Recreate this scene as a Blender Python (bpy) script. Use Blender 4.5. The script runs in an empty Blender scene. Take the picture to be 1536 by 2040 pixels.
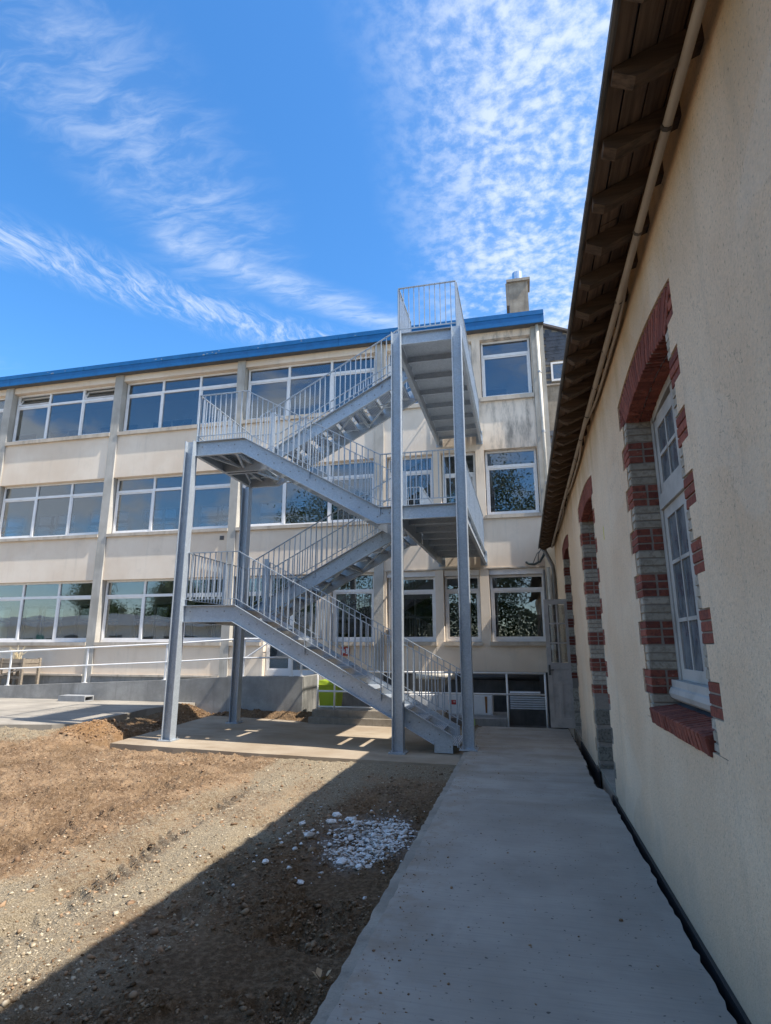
import bpy, math, random
import numpy as np
from mathutils import Vector, Matrix

random.seed(7)
rng = np.random.default_rng(11)
SC = bpy.context.scene
COL = SC.collection
R = math.radians

# ------------------------------------------------------------------ camera
cam_d = bpy.data.cameras.new("camera")
cam = bpy.data.objects.new("camera", cam_d)
COL.objects.link(cam)
cam.location = (0, 0, 1.6)
cam.rotation_euler = (R(90 + 13.02), 0, R(13.2))
cam_d.sensor_fit = 'HORIZONTAL'
cam_d.sensor_width = 36
cam_d.lens = 1150 / 1536 * 36
cam_d.clip_start = 0.05
cam_d.clip_end = 2000
SC.camera = cam
SC.render.resolution_x = 771
SC.render.resolution_y = 1024

# ------------------------------------------------------------------ sun, sky, exposure
SUNV = Vector((0.72, -0.115, 1.0)).normalized()
EL = math.asin(SUNV.z)
sun_d = bpy.data.lights.new("sun", 'SUN')
sun_d.energy = 4.0
sun_d.angle = R(0.53)
sun_d.color = (1.0, 0.93, 0.83)
sun = bpy.data.objects.new("sun", sun_d)
COL.objects.link(sun)
sun.rotation_euler = SUNV.to_track_quat('Z', 'Y').to_euler()

world = bpy.data.worlds.new("World")
SC.world = world
world.use_nodes = True
wt = world.node_tree
wt.nodes.clear()
def wn(t, **k):
    n = wt.nodes.new(t)
    for a, b in k.items():
        setattr(n, a, b)
    return n
def wset(sock, v):
    if hasattr(v, 'is_output'):
        wt.links.new(v, sock)
    else:
        sock.default_value = v
def wmath(op, a, b=0.0, c=None, clamp=False):
    n = wn('ShaderNodeMath', operation=op, use_clamp=clamp)
    wset(n.inputs[0], a); wset(n.inputs[1], b)
    if c is not None: wset(n.inputs[2], c)
    return n.outputs[0]
def wvec(op, a, b=(0, 0, 0)):
    n = wn('ShaderNodeVectorMath', operation=op)
    wset(n.inputs[0], a)
    if op == 'SCALE': wset(n.inputs['Scale'], b)
    else: wset(n.inputs[1], b)
    return n.outputs['Value'] if op in ('LENGTH', 'DOT_PRODUCT') else n.outputs[0]
def wmap(v, a, b, c=0.0, d=1.0):
    n = wn('ShaderNodeMapRange', interpolation_type='SMOOTHSTEP')
    wset(n.inputs['Value'], v)
    n.inputs['From Min'].default_value = a; n.inputs['From Max'].default_value = b
    n.inputs['To Min'].default_value = c; n.inputs['To Max'].default_value = d
    return n.outputs[0]
def wnoise(v, s, det, rough=0.55, dist=0.0):
    n = wn('ShaderNodeTexNoise')
    wset(n.inputs['Vector'], v)
    n.inputs['Scale'].default_value = s; n.inputs['Detail'].default_value = det
    n.inputs['Roughness'].default_value = rough; n.inputs['Distortion'].default_value = dist
    return n.outputs[0]
tc = wn('ShaderNodeTexCoord')
sky = wn('ShaderNodeTexSky')
sky.sky_type = 'NISHITA'
sky.sun_disc = False
sky.sun_elevation = EL
sky.sun_rotation = math.atan2(SUNV.x, SUNV.y)
sky.air_density = 1.0
sky.dust_density = 0.7
sky.ozone_density = 3.0
hs = wn('ShaderNodeHueSaturation')
hs.inputs['Saturation'].default_value = 1.29
wset(hs.inputs['Color'], sky.outputs[0])
sep = wn('ShaderNodeSeparateXYZ'); wset(sep.inputs[0], tc.outputs['Generated'])
zc = wmath('MAXIMUM', sep.outputs[2], 0.06)
cmb = wn('ShaderNodeCombineXYZ')
wset(cmb.inputs[0], wmath('DIVIDE', sep.outputs[0], zc))
wset(cmb.inputs[1], wmath('DIVIDE', sep.outputs[1], zc))
P = cmb.outputs[0]                       # cloud-layer plane (metres per metre of height)
warp = wn('ShaderNodeTexNoise'); wset(warp.inputs['Vector'], P); warp.inputs['Scale'].default_value = 5.0; warp.inputs['Detail'].default_value = 3
Pf = wvec('ADD', P, wvec('SCALE', wvec('SUBTRACT', warp.outputs['Color'], (0.5, 0.5, 0.5)), 0.05))
Pw = wvec('ADD', P, wvec('SCALE', wvec('SUBTRACT', warp.outputs['Color'], (0.5, 0.5, 0.5)), 0.10))
def segdist(p, a, b):
    ab = (b[0] - a[0], b[1] - a[1], 0.0)
    L2 = ab[0] ** 2 + ab[1] ** 2
    d = wvec('SUBTRACT', p, (a[0], a[1], 0))
    t = wmath('DIVIDE', wvec('DOT_PRODUCT', d, ab), L2, clamp=True)
    sc = wn('ShaderNodeVectorMath', operation='SCALE'); sc.inputs[0].default_value = ab; wset(sc.inputs['Scale'], t)
    return wvec('LENGTH', wvec('SUBTRACT', d, sc.outputs[0]))
def chain(pts, w0, w1):
    m = None
    for a, b in zip(pts[:-1], pts[1:]):
        s = wmap(segdist(Pw, a, b), w1, w0)
        m = s if m is None else wmath('MAXIMUM', m, s)
    return m
# cirrus streaks
rot1 = wn('ShaderNodeMapping'); wset(rot1.inputs[0], Pw); rot1.inputs['Rotation'].default_value = (0, 0, R(35)); rot1.inputs['Scale'].default_value = (3.0, 8.0, 1)
st1 = wnoise(rot1.outputs[0], 2.6, 9, 0.62, 0.45)
rot2 = wn('ShaderNodeMapping'); wset(rot2.inputs[0], Pw); rot2.inputs['Rotation'].default_value = (0, 0, R(-12)); rot2.inputs['Scale'].default_value = (9.0, 3.0, 1)
st2 = wnoise(rot2.outputs[0], 3.0, 9, 0.68, 0.6)
b1 = chain([(-0.95, 0.35), (-0.74, 0.66), (-0.70, 0.95), (-0.72, 1.18)], 0.03, 0.26)
b2 = chain([(-0.80, 1.12), (-0.63, 1.33), (-0.40, 1.58), (-0.2, 1.75)], 0.0, 0.12)
b3 = chain([(-1.5, 0.85), (-1.22, 1.02), (-1.02, 1.28), (-0.88, 1.45), (-0.62, 1.70)], 0.0, 0.16)
c1 = wmath('MULTIPLY', b1, wmap(st1, 0.36, 0.82, 0.03, 0.42))
c2 = wmath('MULTIPLY', b2, wmap(st1, 0.30, 0.76, 0.08, 0.56))
c3 = wmath('MULTIPLY', b3, wmap(st2, 0.36, 0.76, 0.02, 0.70))
wisps = wmath('MULTIPLY', wmap(wnoise(P, 1.1, 3), 0.55, 0.8), wmap(st1, 0.4, 0.8, 0.0, 0.4))
wisps = wmath('MULTIPLY', wisps, wmap(segdist(P, (-0.75, 1.0), (-0.35, 0.95)), 0.35, 1.0))
# altocumulus field: small puffs over a thin veil
vo = wn('ShaderNodeTexNoise'); wset(vo.inputs['Vector'], Pf); vo.inputs['Scale'].default_value = 34.0; vo.inputs['Detail'].default_value = 7.0; vo.inputs['Roughness'].default_value = 0.66
big = wnoise(P, 3.4, 4, 0.55, 0.3)
sepP = wn('ShaderNodeSeparateXYZ'); wset(sepP.inputs[0], Pw)
# the field begins along a slanting line and thickens to the right
edge = wmath('ADD', sepP.outputs[0], wmath('MULTIPLY', sepP.outputs[1], 0.06))
em = wmap(edge, -0.24, 0.10)
cellv = wn('ShaderNodeTexVoronoi', feature='SMOOTH_F1'); wset(cellv.inputs['Vector'], Pf); cellv.inputs['Scale'].default_value = 33.0; cellv.inputs['Smoothness'].default_value = 0.5
lump = wmath('SUBTRACT', 0.62, cellv.outputs['Distance'])
thr = wmath('ADD', wmath('ADD', wmath('MULTIPLY', vo.outputs[0], 1.05), wmath('MULTIPLY', lump, 0.30)), wmath('MULTIPLY', wmath('SUBTRACT', big, 0.5), 0.65))
puff = wmap(thr, 0.34, 0.84, 0.0, 0.84)
veil = wmap(big, 0.25, 0.7, 0.10, 0.34)
ac = wmath('MULTIPLY', em, wmath('ADD', wmath('MULTIPLY', puff, 0.80), wmath('MULTIPLY', veil, 0.55)))
cl = wmath('MAXIMUM', wmath('MAXIMUM', c1, c2), wmath('MAXIMUM', c3, ac))
cl = wmath('MAXIMUM', cl, wisps)
# fair-weather cumulus behind the viewer (they show in the window panes)
cu = wmap(wnoise(wvec('MULTIPLY', tc.outputs['Generated'], (1.0, 1.0, 1.9)), 3.1, 7, 0.58, 0.2), 0.47, 0.60, 0.0, 0.95)
cu = wmath('MULTIPLY', cu, wmap(sep.outputs[1], 0.05, -0.25))
cl = wmath('MAXIMUM', cl, cu)
cl = wmath('MULTIPLY', cl, wmap(sep.outputs[2], 0.02, 0.18))
mixc = wn('ShaderNodeMix', data_type='RGBA')
wset(mixc.inputs['Factor'], cl)
wset(mixc.inputs[6], hs.outputs[0])
mixc.inputs[7].default_value = (2.9, 3.25, 3.75, 1)
bg = wn('ShaderNodeBackground')
bg.inputs['Strength'].default_value = 0.145
wset(bg.inputs['Color'], mixc.outputs[2])
wo = wn('ShaderNodeOutputWorld')
wt.links.new(bg.outputs[0], wo.inputs[0])

SC.view_settings.view_transform = 'Standard'
SC.view_settings.look = 'None'
SC.view_settings.gamma = 1
SC.view_settings.exposure = 1.1
SC.view_settings.use_curve_mapping = False
SC.render.engine = 'CYCLES'

# ------------------------------------------------------------------ material helpers
class Mat:
    def __init__(s, name, rough=0.8, metal=0.0, spec=0.5):
        s.m = bpy.data.materials.new(name); s.m.use_nodes = True
        s.t = s.m.node_tree
        s.b = s.t.nodes['Principled BSDF']
        s.b.inputs['Roughness'].default_value = rough
        s.b.inputs['Metallic'].default_value = metal
        s.b.inputs['Specular IOR Level'].default_value = spec
        s.geo = s.n('ShaderNodeNewGeometry')
        s.P = s.geo.outputs['Position']
    def n(s, t, **k):
        x = s.t.nodes.new(t)
        for a, b in k.items(): setattr(x, a, b)
        return x
    def st(s, sock, v):
        if hasattr(v, 'is_output'): s.t.links.new(v, sock)
        else:
            if isinstance(v, tuple) and len(v) == 3 and sock.type == 'RGBA': v = v + (1,)
            sock.default_value = v
    def scale(s, v, sc):
        x = s.n('ShaderNodeMapping'); s.st(x.inputs[0], v); x.inputs['Scale'].default_value = sc; return x.outputs[0]
    def noise(s, scale, detail=3, rough=0.55, v=None, dist=0.0):
        x = s.n('ShaderNodeTexNoise'); s.st(x.inputs['Vector'], v if v is not None else s.P)
        x.inputs['Scale'].default_value = scale; x.inputs['Detail'].default_value = detail
        x.inputs['Roughness'].default_value = rough; x.inputs['Distortion'].default_value = dist
        return x.outputs[0]
    def vor(s, scale, feature='F1', v=None, out='Distance'):
        x = s.n('ShaderNodeTexVoronoi', feature=feature); s.st(x.inputs['Vector'], v if v is not None else s.P)
        x.inputs['Scale'].default_value = scale
        return x.outputs[out]
    def map(s, v, a, b, c=0.0, d=1.0, smooth=True):
        x = s.n('ShaderNodeMapRange'); s.st(x.inputs[0], v)
        if smooth: x.interpolation_type = 'SMOOTHSTEP'
        for i, q in enumerate((a, b, c, d)): x.inputs[i + 1].default_value = q
        return x.outputs[0]
    def mix(s, f, a, b, blend='MIX'):
        x = s.n('ShaderNodeMix', data_type='RGBA', blend_type=blend)
        s.st(x.inputs['Factor'], f); s.st(x.inputs[6], a); s.st(x.inputs[7], b)
        return x.outputs[2]
    def math(s, op, a, b=0.0):
        x = s.n('ShaderNodeMath', operation=op); s.st(x.inputs[0], a); s.st(x.inputs[1], b); return x.outputs[0]
    def col(s, c): s.st(s.b.inputs['Base Color'], c); return s
    def rough(s, c): s.st(s.b.inputs['Roughness'], c); return s
    def bump(s, h, strength=0.3, dist=0.01):
        x = s.n('ShaderNodeBump'); s.st(x.inputs['Height'], h)
        x.inputs['Strength'].default_value = strength; x.inputs['Distance'].default_value = dist
        s.t.links.new(x.outputs[0], s.b.inputs['Normal']); return s
    def rand(s):
        return s.n('ShaderNodeObjectInfo').outputs['Random']
    def attr(s, name):
        return s.n('ShaderNodeAttribute', attribute_name=name).outputs['Fac']

MT = {}
def mk():
    # rough-cast wall of the old annex
    m = Mat('roughcast', 0.95, 0, 0.2)
    a = m.noise(0.7, 4); f = m.noise(60, 3, 0.7); vs = m.noise(1.0, 4, 0.6, m.scale(m.P, (9, 9, 0.7)))
    base = m.mix(m.map(a, 0.35, 0.68), (0.74, 0.535, 0.355), (0.85, 0.665, 0.475))
    base = m.mix(m.map(vs, 0.5, 0.78, 0, 0.35), base, (0.52, 0.43, 0.325))
    sepz = m.n('ShaderNodeSeparateXYZ'); m.st(sepz.inputs[0], m.P)
    stain = m.math('MULTIPLY', m.map(m.noise(1.0, 3, 0.6, m.scale(m.P, (1, 3.2, 0.6))), 0.38, 0.62, 0.35, 1.0), m.map(sepz.outputs[2], 3.2, 4.15))
    base = m.mix(m.math('MULTIPLY', stain, 0.75), base, (0.50, 0.33, 0.165))
    # worn pits showing darker grit, stretched a little downwards
    pit = m.noise(1.0, 2, 0.5, m.scale(m.P, (85, 85, 50)))
    base = m.mix(m.map(pit, 0.60, 0.74, 0, 0.55), base, (0.20, 0.155, 0.115))
    wear = m.noise(1.0, 2, 0.5, m.scale(m.P, (16, 16, 5)))
    base = m.mix(m.map(wear, 0.72, 0.78, 0, 0.5), base, (0.66, 0.58, 0.48))
    low = m.map(sepz.outputs[2], 0.0, 0.9, 1, 0)
    base = m.mix(m.math('MULTIPLY', low, m.map(m.noise(2.2, 5), 0.35, 0.7, 0.1, 0.55)), base, (0.52, 0.45, 0.365))
    base = m.mix(m.map(f, 0.35, 0.7, 0, 0.3), base, (0.42, 0.34, 0.25))
    foot = m.math('MULTIPLY', m.map(m.math('ADD', sepz.outputs[2], m.math('MULTIPLY', m.noise(3.5, 5, 0.7), 0.5)), 0.22, 0.75, 1, 0), 0.55)
    base = m.mix(foot, base, (0.36, 0.30, 0.235))
    pat = m.map(m.noise(0.9, 2, 0.4, m.scale(m.P, (1, 1, 1.3))), 0.60, 0.615)
    base = m.mix(m.math('MULTIPLY', pat, 0.16), base, (0.80, 0.71, 0.58))
    crk = m.n('ShaderNodeTexVoronoi', feature='DISTANCE_TO_EDGE'); 
    cw = m.n('ShaderNodeVectorMath', operation='ADD'); nz = m.n('ShaderNodeTexNoise'); m.st(nz.inputs['Vector'], m.P); nz.inputs['Scale'].default_value = 4; nz.inputs['Detail'].default_value = 5
    m.st(cw.inputs[0], m.P); m.st(cw.inputs[1], nz.outputs['Color']); m.st(crk.inputs['Vector'], cw.outputs[0]); crk.inputs['Scale'].default_value = 0.9
    ck = m.math('MULTIPLY', m.map(crk.outputs['Distance'], 0.0015, 0.004, 1, 0), m.map(m.noise(0.8, 3), 0.52, 0.60))
    base = m.mix(m.math('MULTIPLY', ck, 0.55), base, (0.27, 0.22, 0.17))
    m.col(base).bump(m.math('ADD', m.noise(45, 4, 0.75), m.math('MULTIPLY', m.noise(160, 2), 0.35)), 0.9, 0.012)
    MT['roughcast'] = m.m
    def brick(name, c1, c2, c3):
        m = Mat(name, 0.88, 0, 0.25)
        r = m.rand(); n = m.noise(30, 4, 0.65)
        c = m.mix(r, c1, c2); c = m.mix(m.map(n, 0.42, 0.7, 0, 0.85), c, c3); c = m.mix(m.map(m.noise(55, 3, 0.7), 0.62, 0.72, 0, 0.4), c, (0.42, 0.38, 0.33))
        m.col(c).bump(m.noise(120, 3, 0.7), 0.5, 0.004); MT[name] = m.m
    brick('brick_red', (0.17, 0.050, 0.036), (0.31, 0.100, 0.066), (0.11, 0.042, 0.035))
    brick('brick_pale', (0.36, 0.315, 0.25), (0.47, 0.42, 0.345), (0.23, 0.20, 0.155))
    brick('rubble_stone', (0.12, 0.11, 0.095), (0.26, 0.24, 0.20), (0.07, 0.065, 0.055))
    m = Mat('mortar', 0.95, 0, 0.2); m.col(m.mix(m.noise(25, 4), (0.20, 0.175, 0.15), (0.34, 0.30, 0.26))).bump(m.noise(90, 3), 0.6, 0.006); MT['mortar'] = m.m
    # timber
    def wood(name, c1, c2, c3, axis):
        m = Mat(name, 0.9, 0, 0.2)
        sc = {'x': (2, 34, 34), 'y': (34, 2, 34), 'z': (34, 34, 2)}[axis]
        g = m.noise(1.0, 5, 0.65, m.scale(m.P, sc)); b = m.noise(3, 3)
        c = m.mix(m.map(g, 0.3, 0.7), c1, c2); c = m.mix(m.map(b, 0.5, 0.75, 0, 0.7), c, c3)
        c = m.mix(m.math('MULTIPLY', m.rand(), 0.4), c, c3)
        m.col(c).bump(g, 0.5, 0.006); MT[name] = m.m
    wood('rafter_wood', (0.060, 0.041, 0.028), (0.15, 0.10, 0.066), (0.085, 0.058, 0.040), 'x')
    wood('soffit_wood', (0.085, 0.056, 0.038), (0.24, 0.16, 0.105), (0.11, 0.078, 0.058), 'y')
    wood('planter_wood', (0.20, 0.165, 0.125), (0.36, 0.31, 0.25), (0.13, 0.11, 0.09), 'x')
    # galvanised steel
    m = Mat('galvanised_steel', 0.40, 0.40, 0.5)
    sp = m.vor(55, 'F1', None, 'Color'); big = m.noise(3.0, 4)
    hsv = m.n('ShaderNodeSeparateColor'); m.st(hsv.inputs[0], sp)
    c = m.mix(hsv.outputs[0], (0.36, 0.41, 0.46), (0.46, 0.51, 0.56))
    c = m.mix(m.map(big, 0.45, 0.75, 0, 0.5), c, (0.33, 0.37, 0.415))
    m.col(c).rough(m.map(m.noise(14, 4), 0.3, 0.7, 0.34, 0.56)); m.bump(m.noise(40, 3), 0.06, 0.004); MT['steel'] = m.m
    m = Mat('grating_steel', 0.5, 0.7, 0.5)
    w = m.n('ShaderNodeTexWave', wave_type='BANDS', bands_direction='X'); m.st(w.inputs['Vector'], m.P); w.inputs['Scale'].default_value = 9.0
    c = m.mix(m.map(w.outputs['Fac'], 0.3, 0.6), (0.34, 0.38, 0.43), (0.64, 0.69, 0.75)); m.col(c).bump(w.outputs['Fac'], 0.6, 0.01); MT['grating'] = m.m
    # cream facade render with streaks, grey exposed concrete
    m = Mat('facade_render', 0.9, 0, 0.25)
    a = m.noise(0.55, 5, 0.6); vs = m.noise(1.0, 5, 0.65, m.scale(m.P, (5.5, 5.5, 0.55)))
    c = m.mix(m.map(a, 0.35, 0.7), (0.71, 0.59, 0.465), (0.81, 0.71, 0.59))
    c = m.mix(m.map(vs, 0.52, 0.80, 0, 0.36), c, (0.50, 0.445, 0.375))
    bl = m.noise(1.6, 6, 0.7); c = m.mix(m.map(bl, 0.56, 0.74, 0, 0.35), c, (0.56, 0.49, 0.405))
    sx = m.n('ShaderNodeSeparateXYZ'); m.st(sx.inputs[0], m.P)
    # heavier dark streaks on the right-hand end bay
    endm = m.math('MULTIPLY', m.map(sx.outputs[0], -2.2, -0.3), m.map(sx.outputs[2], 5.2, 7.2))
    dk = m.noise(1.0, 5, 0.7, m.scale(m.P, (3.3, 3.3, 0.75)))
    c = m.mix(m.math('MULTIPLY', endm, m.map(dk, 0.44, 0.70, 0, 0.85)), c, (0.22, 0.20, 0.175))
    m.col(c).bump(m.noise(50, 3, 0.7), 0.25, 0.005); MT['render'] = m.m
    def conc(name, c1, c2, c3, bumpd=0.004, s1=1.4, sp=0.0, streak=(6, 6, 0.8)):
        m = Mat(name, 0.9, 0, 0.3)
        a = m.noise(s1, 6, 0.62); vs = m.noise(1.0, 4, 0.6, m.scale(m.P, streak))
        c = m.mix(m.map(a, 0.32, 0.7), c1, c2); c = m.mix(m.map(vs, 0.48, 0.76, 0, 0.6), c, c3)
        if sp:
            pt = m.noise(1.0, 1, 0.5, m.scale(m.P, (24, 38, 24)))
            c = m.mix(m.map(pt, 0.735, 0.765, 0, sp), c, (0.05, 0.05, 0.05))
        c = m.mix(m.map(m.noise(90, 2), 0.4, 0.7, 0, 0.2), c, c3)
        m.col(c).bump(m.math('ADD', m.noise(70, 3, 0.7), m.math('MULTIPLY', m.noise(9, 3), 0.6)), 0.35, bumpd); MT[name] = m.m
    conc('exposed_concrete', (0.36, 0.345, 0.31), (0.50, 0.48, 0.44), (0.26, 0.25, 0.225))
    conc('dark_concrete', (0.17, 0.17, 0.165), (0.30, 0.30, 0.29), (0.10, 0.10, 0.095))
    conc('sill_concrete', (0.46, 0.40, 0.33), (0.56, 0.50, 0.42), (0.23, 0.20, 0.165), 0.004, 3.0)
    conc('ramp_concrete', (0.25, 0.248, 0.235), (0.38, 0.375, 0.355), (0.15, 0.148, 0.14), 0.005, 2.0, 0.0, (5, 5, 0.5))
    conc('pad_concrete', (0.28, 0.22, 0.155), (0.37, 0.312, 0.238), (0.20, 0.15, 0.10), 0.004, 1.0, 0.0, (1.4, 4.0, 1))
    conc('asphalt', (0.24, 0.22, 0.19), (0.38, 0.345, 0.29), (0.14, 0.125, 0.105), 0.006, 0.8, 0.3, (0.9, 3.0, 1))
    conc('shaded_concrete', (0.060, 0.060, 0.058), (0.125, 0.122, 0.115), (0.04, 0.04, 0.038))  # darker concrete copy: shade of the sunken area put into its colour
    conc('outer_yard', (0.40, 0.335, 0.25), (0.50, 0.43, 0.335), (0.32, 0.26, 0.19), 0.006, 0.3)
    conc('earthy_concrete', (0.24, 0.21, 0.17), (0.38, 0.34, 0.28), (0.12, 0.105, 0.085), 0.008, 3.0)
    conc('floor_grey', (0.3, 0.3, 0.29), (0.4, 0.4, 0.38), (0.25, 0.25, 0.24))
    # path: fresh broom-finished concrete
    m = Mat('path_concrete', 0.82, 0, 0.35)
    br = m.noise(1.0, 4, 0.6, m.scale(m.P, (3.0, 60, 1))); a = m.noise(0.9, 5, 0.6)
    sx = m.n('ShaderNodeSeparateXYZ'); m.st(sx.inputs[0], m.P)
    c = m.mix(m.map(a, 0.34, 0.68), (0.315, 0.275, 0.228), (0.405, 0.358, 0.302))
    band = m.noise(1.0, 4, 0.6, m.scale(m.P, (0.35, 2.6, 1)))
    far = m.map(sx.outputs[1], 5.2, 7.6)
    c = m.mix(m.math('MULTIPLY', far, m.map(band, 0.42, 0.66, 0, 0.7)), c, (0.25, 0.21, 0.155))
    c = m.mix(m.math('MULTIPLY', far, m.map(m.noise(2.2, 5), 0.45, 0.7, 0, 0.6)), c, (0.40, 0.37, 0.33))
    c = m.mix(m.map(br, 0.42, 0.72, 0, 0.25), c, (0.17, 0.17, 0.17))
    pt = m.noise(1.0, 1, 0.5, m.scale(m.P, (30, 42, 30)))
    c = m.mix(m.map(pt, 0.715, 0.735, 0, 0.8), c, (0.045, 0.042, 0.038))
    dust = m.noise(1.0, 5, 0.65, m.scale(m.P, (1.6, 0.8, 1)), 0.6)
    c = m.mix(m.map(dust, 0.52, 0.72, 0, 0.45), c, (0.43, 0.385, 0.33))
    edge_d = m.math('MULTIPLY', m.map(sx.outputs[0], -0.9, -0.45, 1, 0), m.map(m.noise(5, 5, 0.7), 0.42, 0.62))
    c = m.mix(m.math('MULTIPLY', edge_d, 0.55), c, (0.27, 0.205, 0.145))
    m.col(c).bump(m.math('ADD', br, m.math('MULTIPLY', m.noise(80, 3), 0.5)), 0.3, 0.004); MT['path'] = m.m
    # yard earth
    m = Mat('yard_earth', 0.97, 0, 0.15)
    g = m.attr('gravel'); dark_fac = m.attr('moist'); och = m.attr('ochre')
    n1 = m.noise(2.2, 5, 0.65); n2 = m.noise(26, 4, 0.7); n3 = m.noise(80, 3, 0.7)
    c = m.mix(m.map(n1, 0.36, 0.66), (0.165, 0.106, 0.063), (0.315, 0.216, 0.132))
    c = m.mix(m.map(n2, 0.45, 0.70, 0, 0.75), c, (0.40, 0.295, 0.195)); c = m.mix(m.map(m.noise(42, 3, 0.7), 0.56, 0.68, 0, 0.6), c, (0.105, 0.068, 0.042))
    gc = m.mix(m.map(n3, 0.35, 0.68), (0.215, 0.172, 0.115), (0.385, 0.325, 0.232))
    c = m.mix(m.map(m.math('ADD', g, m.math('MULTIPLY', m.math('SUBTRACT', n2, 0.5), 0.9)), 0.3, 0.75), c, gc)
    c = m.mix(och, c, m.mix(n2, (0.30, 0.155, 0.06), (0.48, 0.29, 0.14)))
    c = m.mix(m.math('MULTIPLY', dark_fac, m.map(n1, 0.3, 0.62, 0.75, 1.0)), c, m.mix(m.map(n2, 0.35, 0.75), (0.090, 0.055, 0.028), (0.235, 0.152, 0.088)))
    c = m.mix(m.math('MULTIPLY', m.attr('dusty'), 0.8), c, m.mix(n3, (0.28, 0.26, 0.235), (0.52, 0.50, 0.47)))
    m.col(c).bump(m.math('ADD', n2, m.math('MULTIPLY', n3, 0.8)), 1.0, 0.028); MT['earth'] = m.m
    m = Mat('gravel_stone', 0.9, 0, 0.25)
    c = m.mix(m.map(m.noise(23, 2), 0.35, 0.65), (0.28, 0.22, 0.145), (0.50, 0.43, 0.32)); m.col(c); MT['gravel'] = m.m
    m = Mat('earth_clod', 0.97, 0, 0.15)
    c = m.mix(m.map(m.noise(9, 2), 0.35, 0.65), (0.15, 0.092, 0.055), (0.33, 0.22, 0.135)); m.col(c); MT['clod'] = m.m
    m = Mat('dark_clod', 0.95, 0, 0.2)
    c = m.mix(m.map(m.noise(15, 2), 0.35, 0.65), (0.080, 0.052, 0.030), (0.27, 0.19, 0.12)); m.col(c); MT['dark_clod'] = m.m
    m = Mat('white_rubble', 0.85, 0, 0.3)
    c = m.mix(m.map(m.noise(30, 3), 0.35, 0.65), (0.52, 0.51, 0.49), (0.76, 0.75, 0.73)); c = m.mix(m.map(m.noise(9, 4), 0.50, 0.66, 0, 0.7), c, (0.36, 0.31, 0.26)); m.col(c).bump(m.noise(90, 3), 0.5, 0.004); MT['rubble'] = m.m
    def plain(name, c, rough=0.6, metal=0.0, var=0.12, bump=0.0, spec=0.5):
        m = Mat(name, rough, metal, spec)
        d = tuple(x * (1 - var * 2) for x in c)
        cc = m.mix(m.map(m.noise(4.0, 4, 0.6), 0.4, 0.72), c, d)
        m.col(cc)
        if bump: m.bump(m.noise(60, 3), bump, 0.004)
        MT[name] = m.m
    plain('pvc_white', (0.78, 0.78, 0.78), 0.35, 0, 0.05)
    plain('old_white_paint', (0.43, 0.41, 0.375), 0.6, 0, 0.14, 0.2)
    plain('rail_white', (0.80, 0.80, 0.79), 0.4, 0, 0.06)
    plain('blue_sheet', (0.002, 0.115, 0.33), 0.38, 0, 0.10)
    plain('flaked_grey', (0.24, 0.30, 0.38), 0.7, 0, 0.2)
    plain('zinc', (0.40, 0.40, 0.40), 0.5, 0.5, 0.2)
    plain('old_zinc', (0.12, 0.105, 0.09), 0.65, 0.2, 0.25)
    plain('conduit_plastic', (0.42, 0.365, 0.295), 0.55, 0, 0.08)
    plain('shiny_steel', (0.72, 0.74, 0.76), 0.22, 1.0, 0.06)
    plain('pipe_cream', (0.60, 0.56, 0.48), 0.5, 0, 0.12)
    plain('pipe_grey', (0.20, 0.20, 0.195), 0.6, 0, 0.15)
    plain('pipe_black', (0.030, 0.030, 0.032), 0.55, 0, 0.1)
    plain('cable_dark', (0.035, 0.05, 0.05), 0.5)
    plain('door_paint', (0.50, 0.44, 0.39), 0.6, 0, 0.12, 0.15)
    plain('slate', (0.085, 0.095, 0.115), 0.55, 0, 0.25, 0.3)
    plain('lime_plastic', (0.38, 0.50, 0.03), 0.45, 0, 0.06)
    plain('cabinet_white', (0.66, 0.67, 0.68), 0.4, 0, 0.06)
    plain('sign_red', (0.42, 0.035, 0.035), 0.45)
    plain('sign_white', (0.75, 0.72, 0.72), 0.5)
    plain('rust', (0.22, 0.10, 0.035), 0.9)
    plain('lime_paint', (0.35, 0.62, 0.03), 0.6)
    plain('yellow_paint', (0.75, 0.66, 0.16), 0.7)
    plain('dry_straw', (0.62, 0.52, 0.34), 0.9)
    plain('dead_leaf', (0.46, 0.33, 0.20), 0.8)
    plain('interior_wall', (0.78, 0.78, 0.75), 0.9, 0, 0.05)
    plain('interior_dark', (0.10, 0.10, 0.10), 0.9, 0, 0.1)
    plain('block_grey', (0.30, 0.31, 0.32), 0.95, 0, 0.12, 0.6)
    plain('teal_panel', (0.12, 0.36, 0.30), 0.6)
    plain('bark', (0.10, 0.075, 0.055), 0.95, 0, 0.2, 0.6)
    plain('roof_tile', (0.14, 0.12, 0.11), 0.85, 0, 0.2, 0.4)
    plain('soil', (0.05, 0.04, 0.03), 0.95)
    m = Mat('foliage', 0.6, 0, 0.3)
    m.col(m.mix(m.noise(1.2, 3), (0.030, 0.055, 0.014), (0.085, 0.12, 0.034))); MT['foliage'] = m.m
    def glass(name, tint, refl, wav):
        m = bpy.data.materials.new(name); m.use_nodes = True
        t = m.node_tree; t.nodes.clear()
        def n(ty, **k):
            x = t.nodes.new(ty)
            for a, b in k.items(): setattr(x, a, b)
            return x
        o = n('ShaderNodeOutputMaterial'); mx = n('ShaderNodeMixShader'); tr = n('ShaderNodeBsdfTransparent'); gl = n('ShaderNodeBsdfGlossy')
        tr.inputs[0].default_value = tint + (1,); gl.inputs['Roughness'].default_value = 0.0
        gl.inputs['Color'].default_value = (0.93, 0.96, 1.0, 1)
        g = n('ShaderNodeNewGeometry'); d = n('ShaderNodeVectorMath', operation='DOT_PRODUCT')
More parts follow.
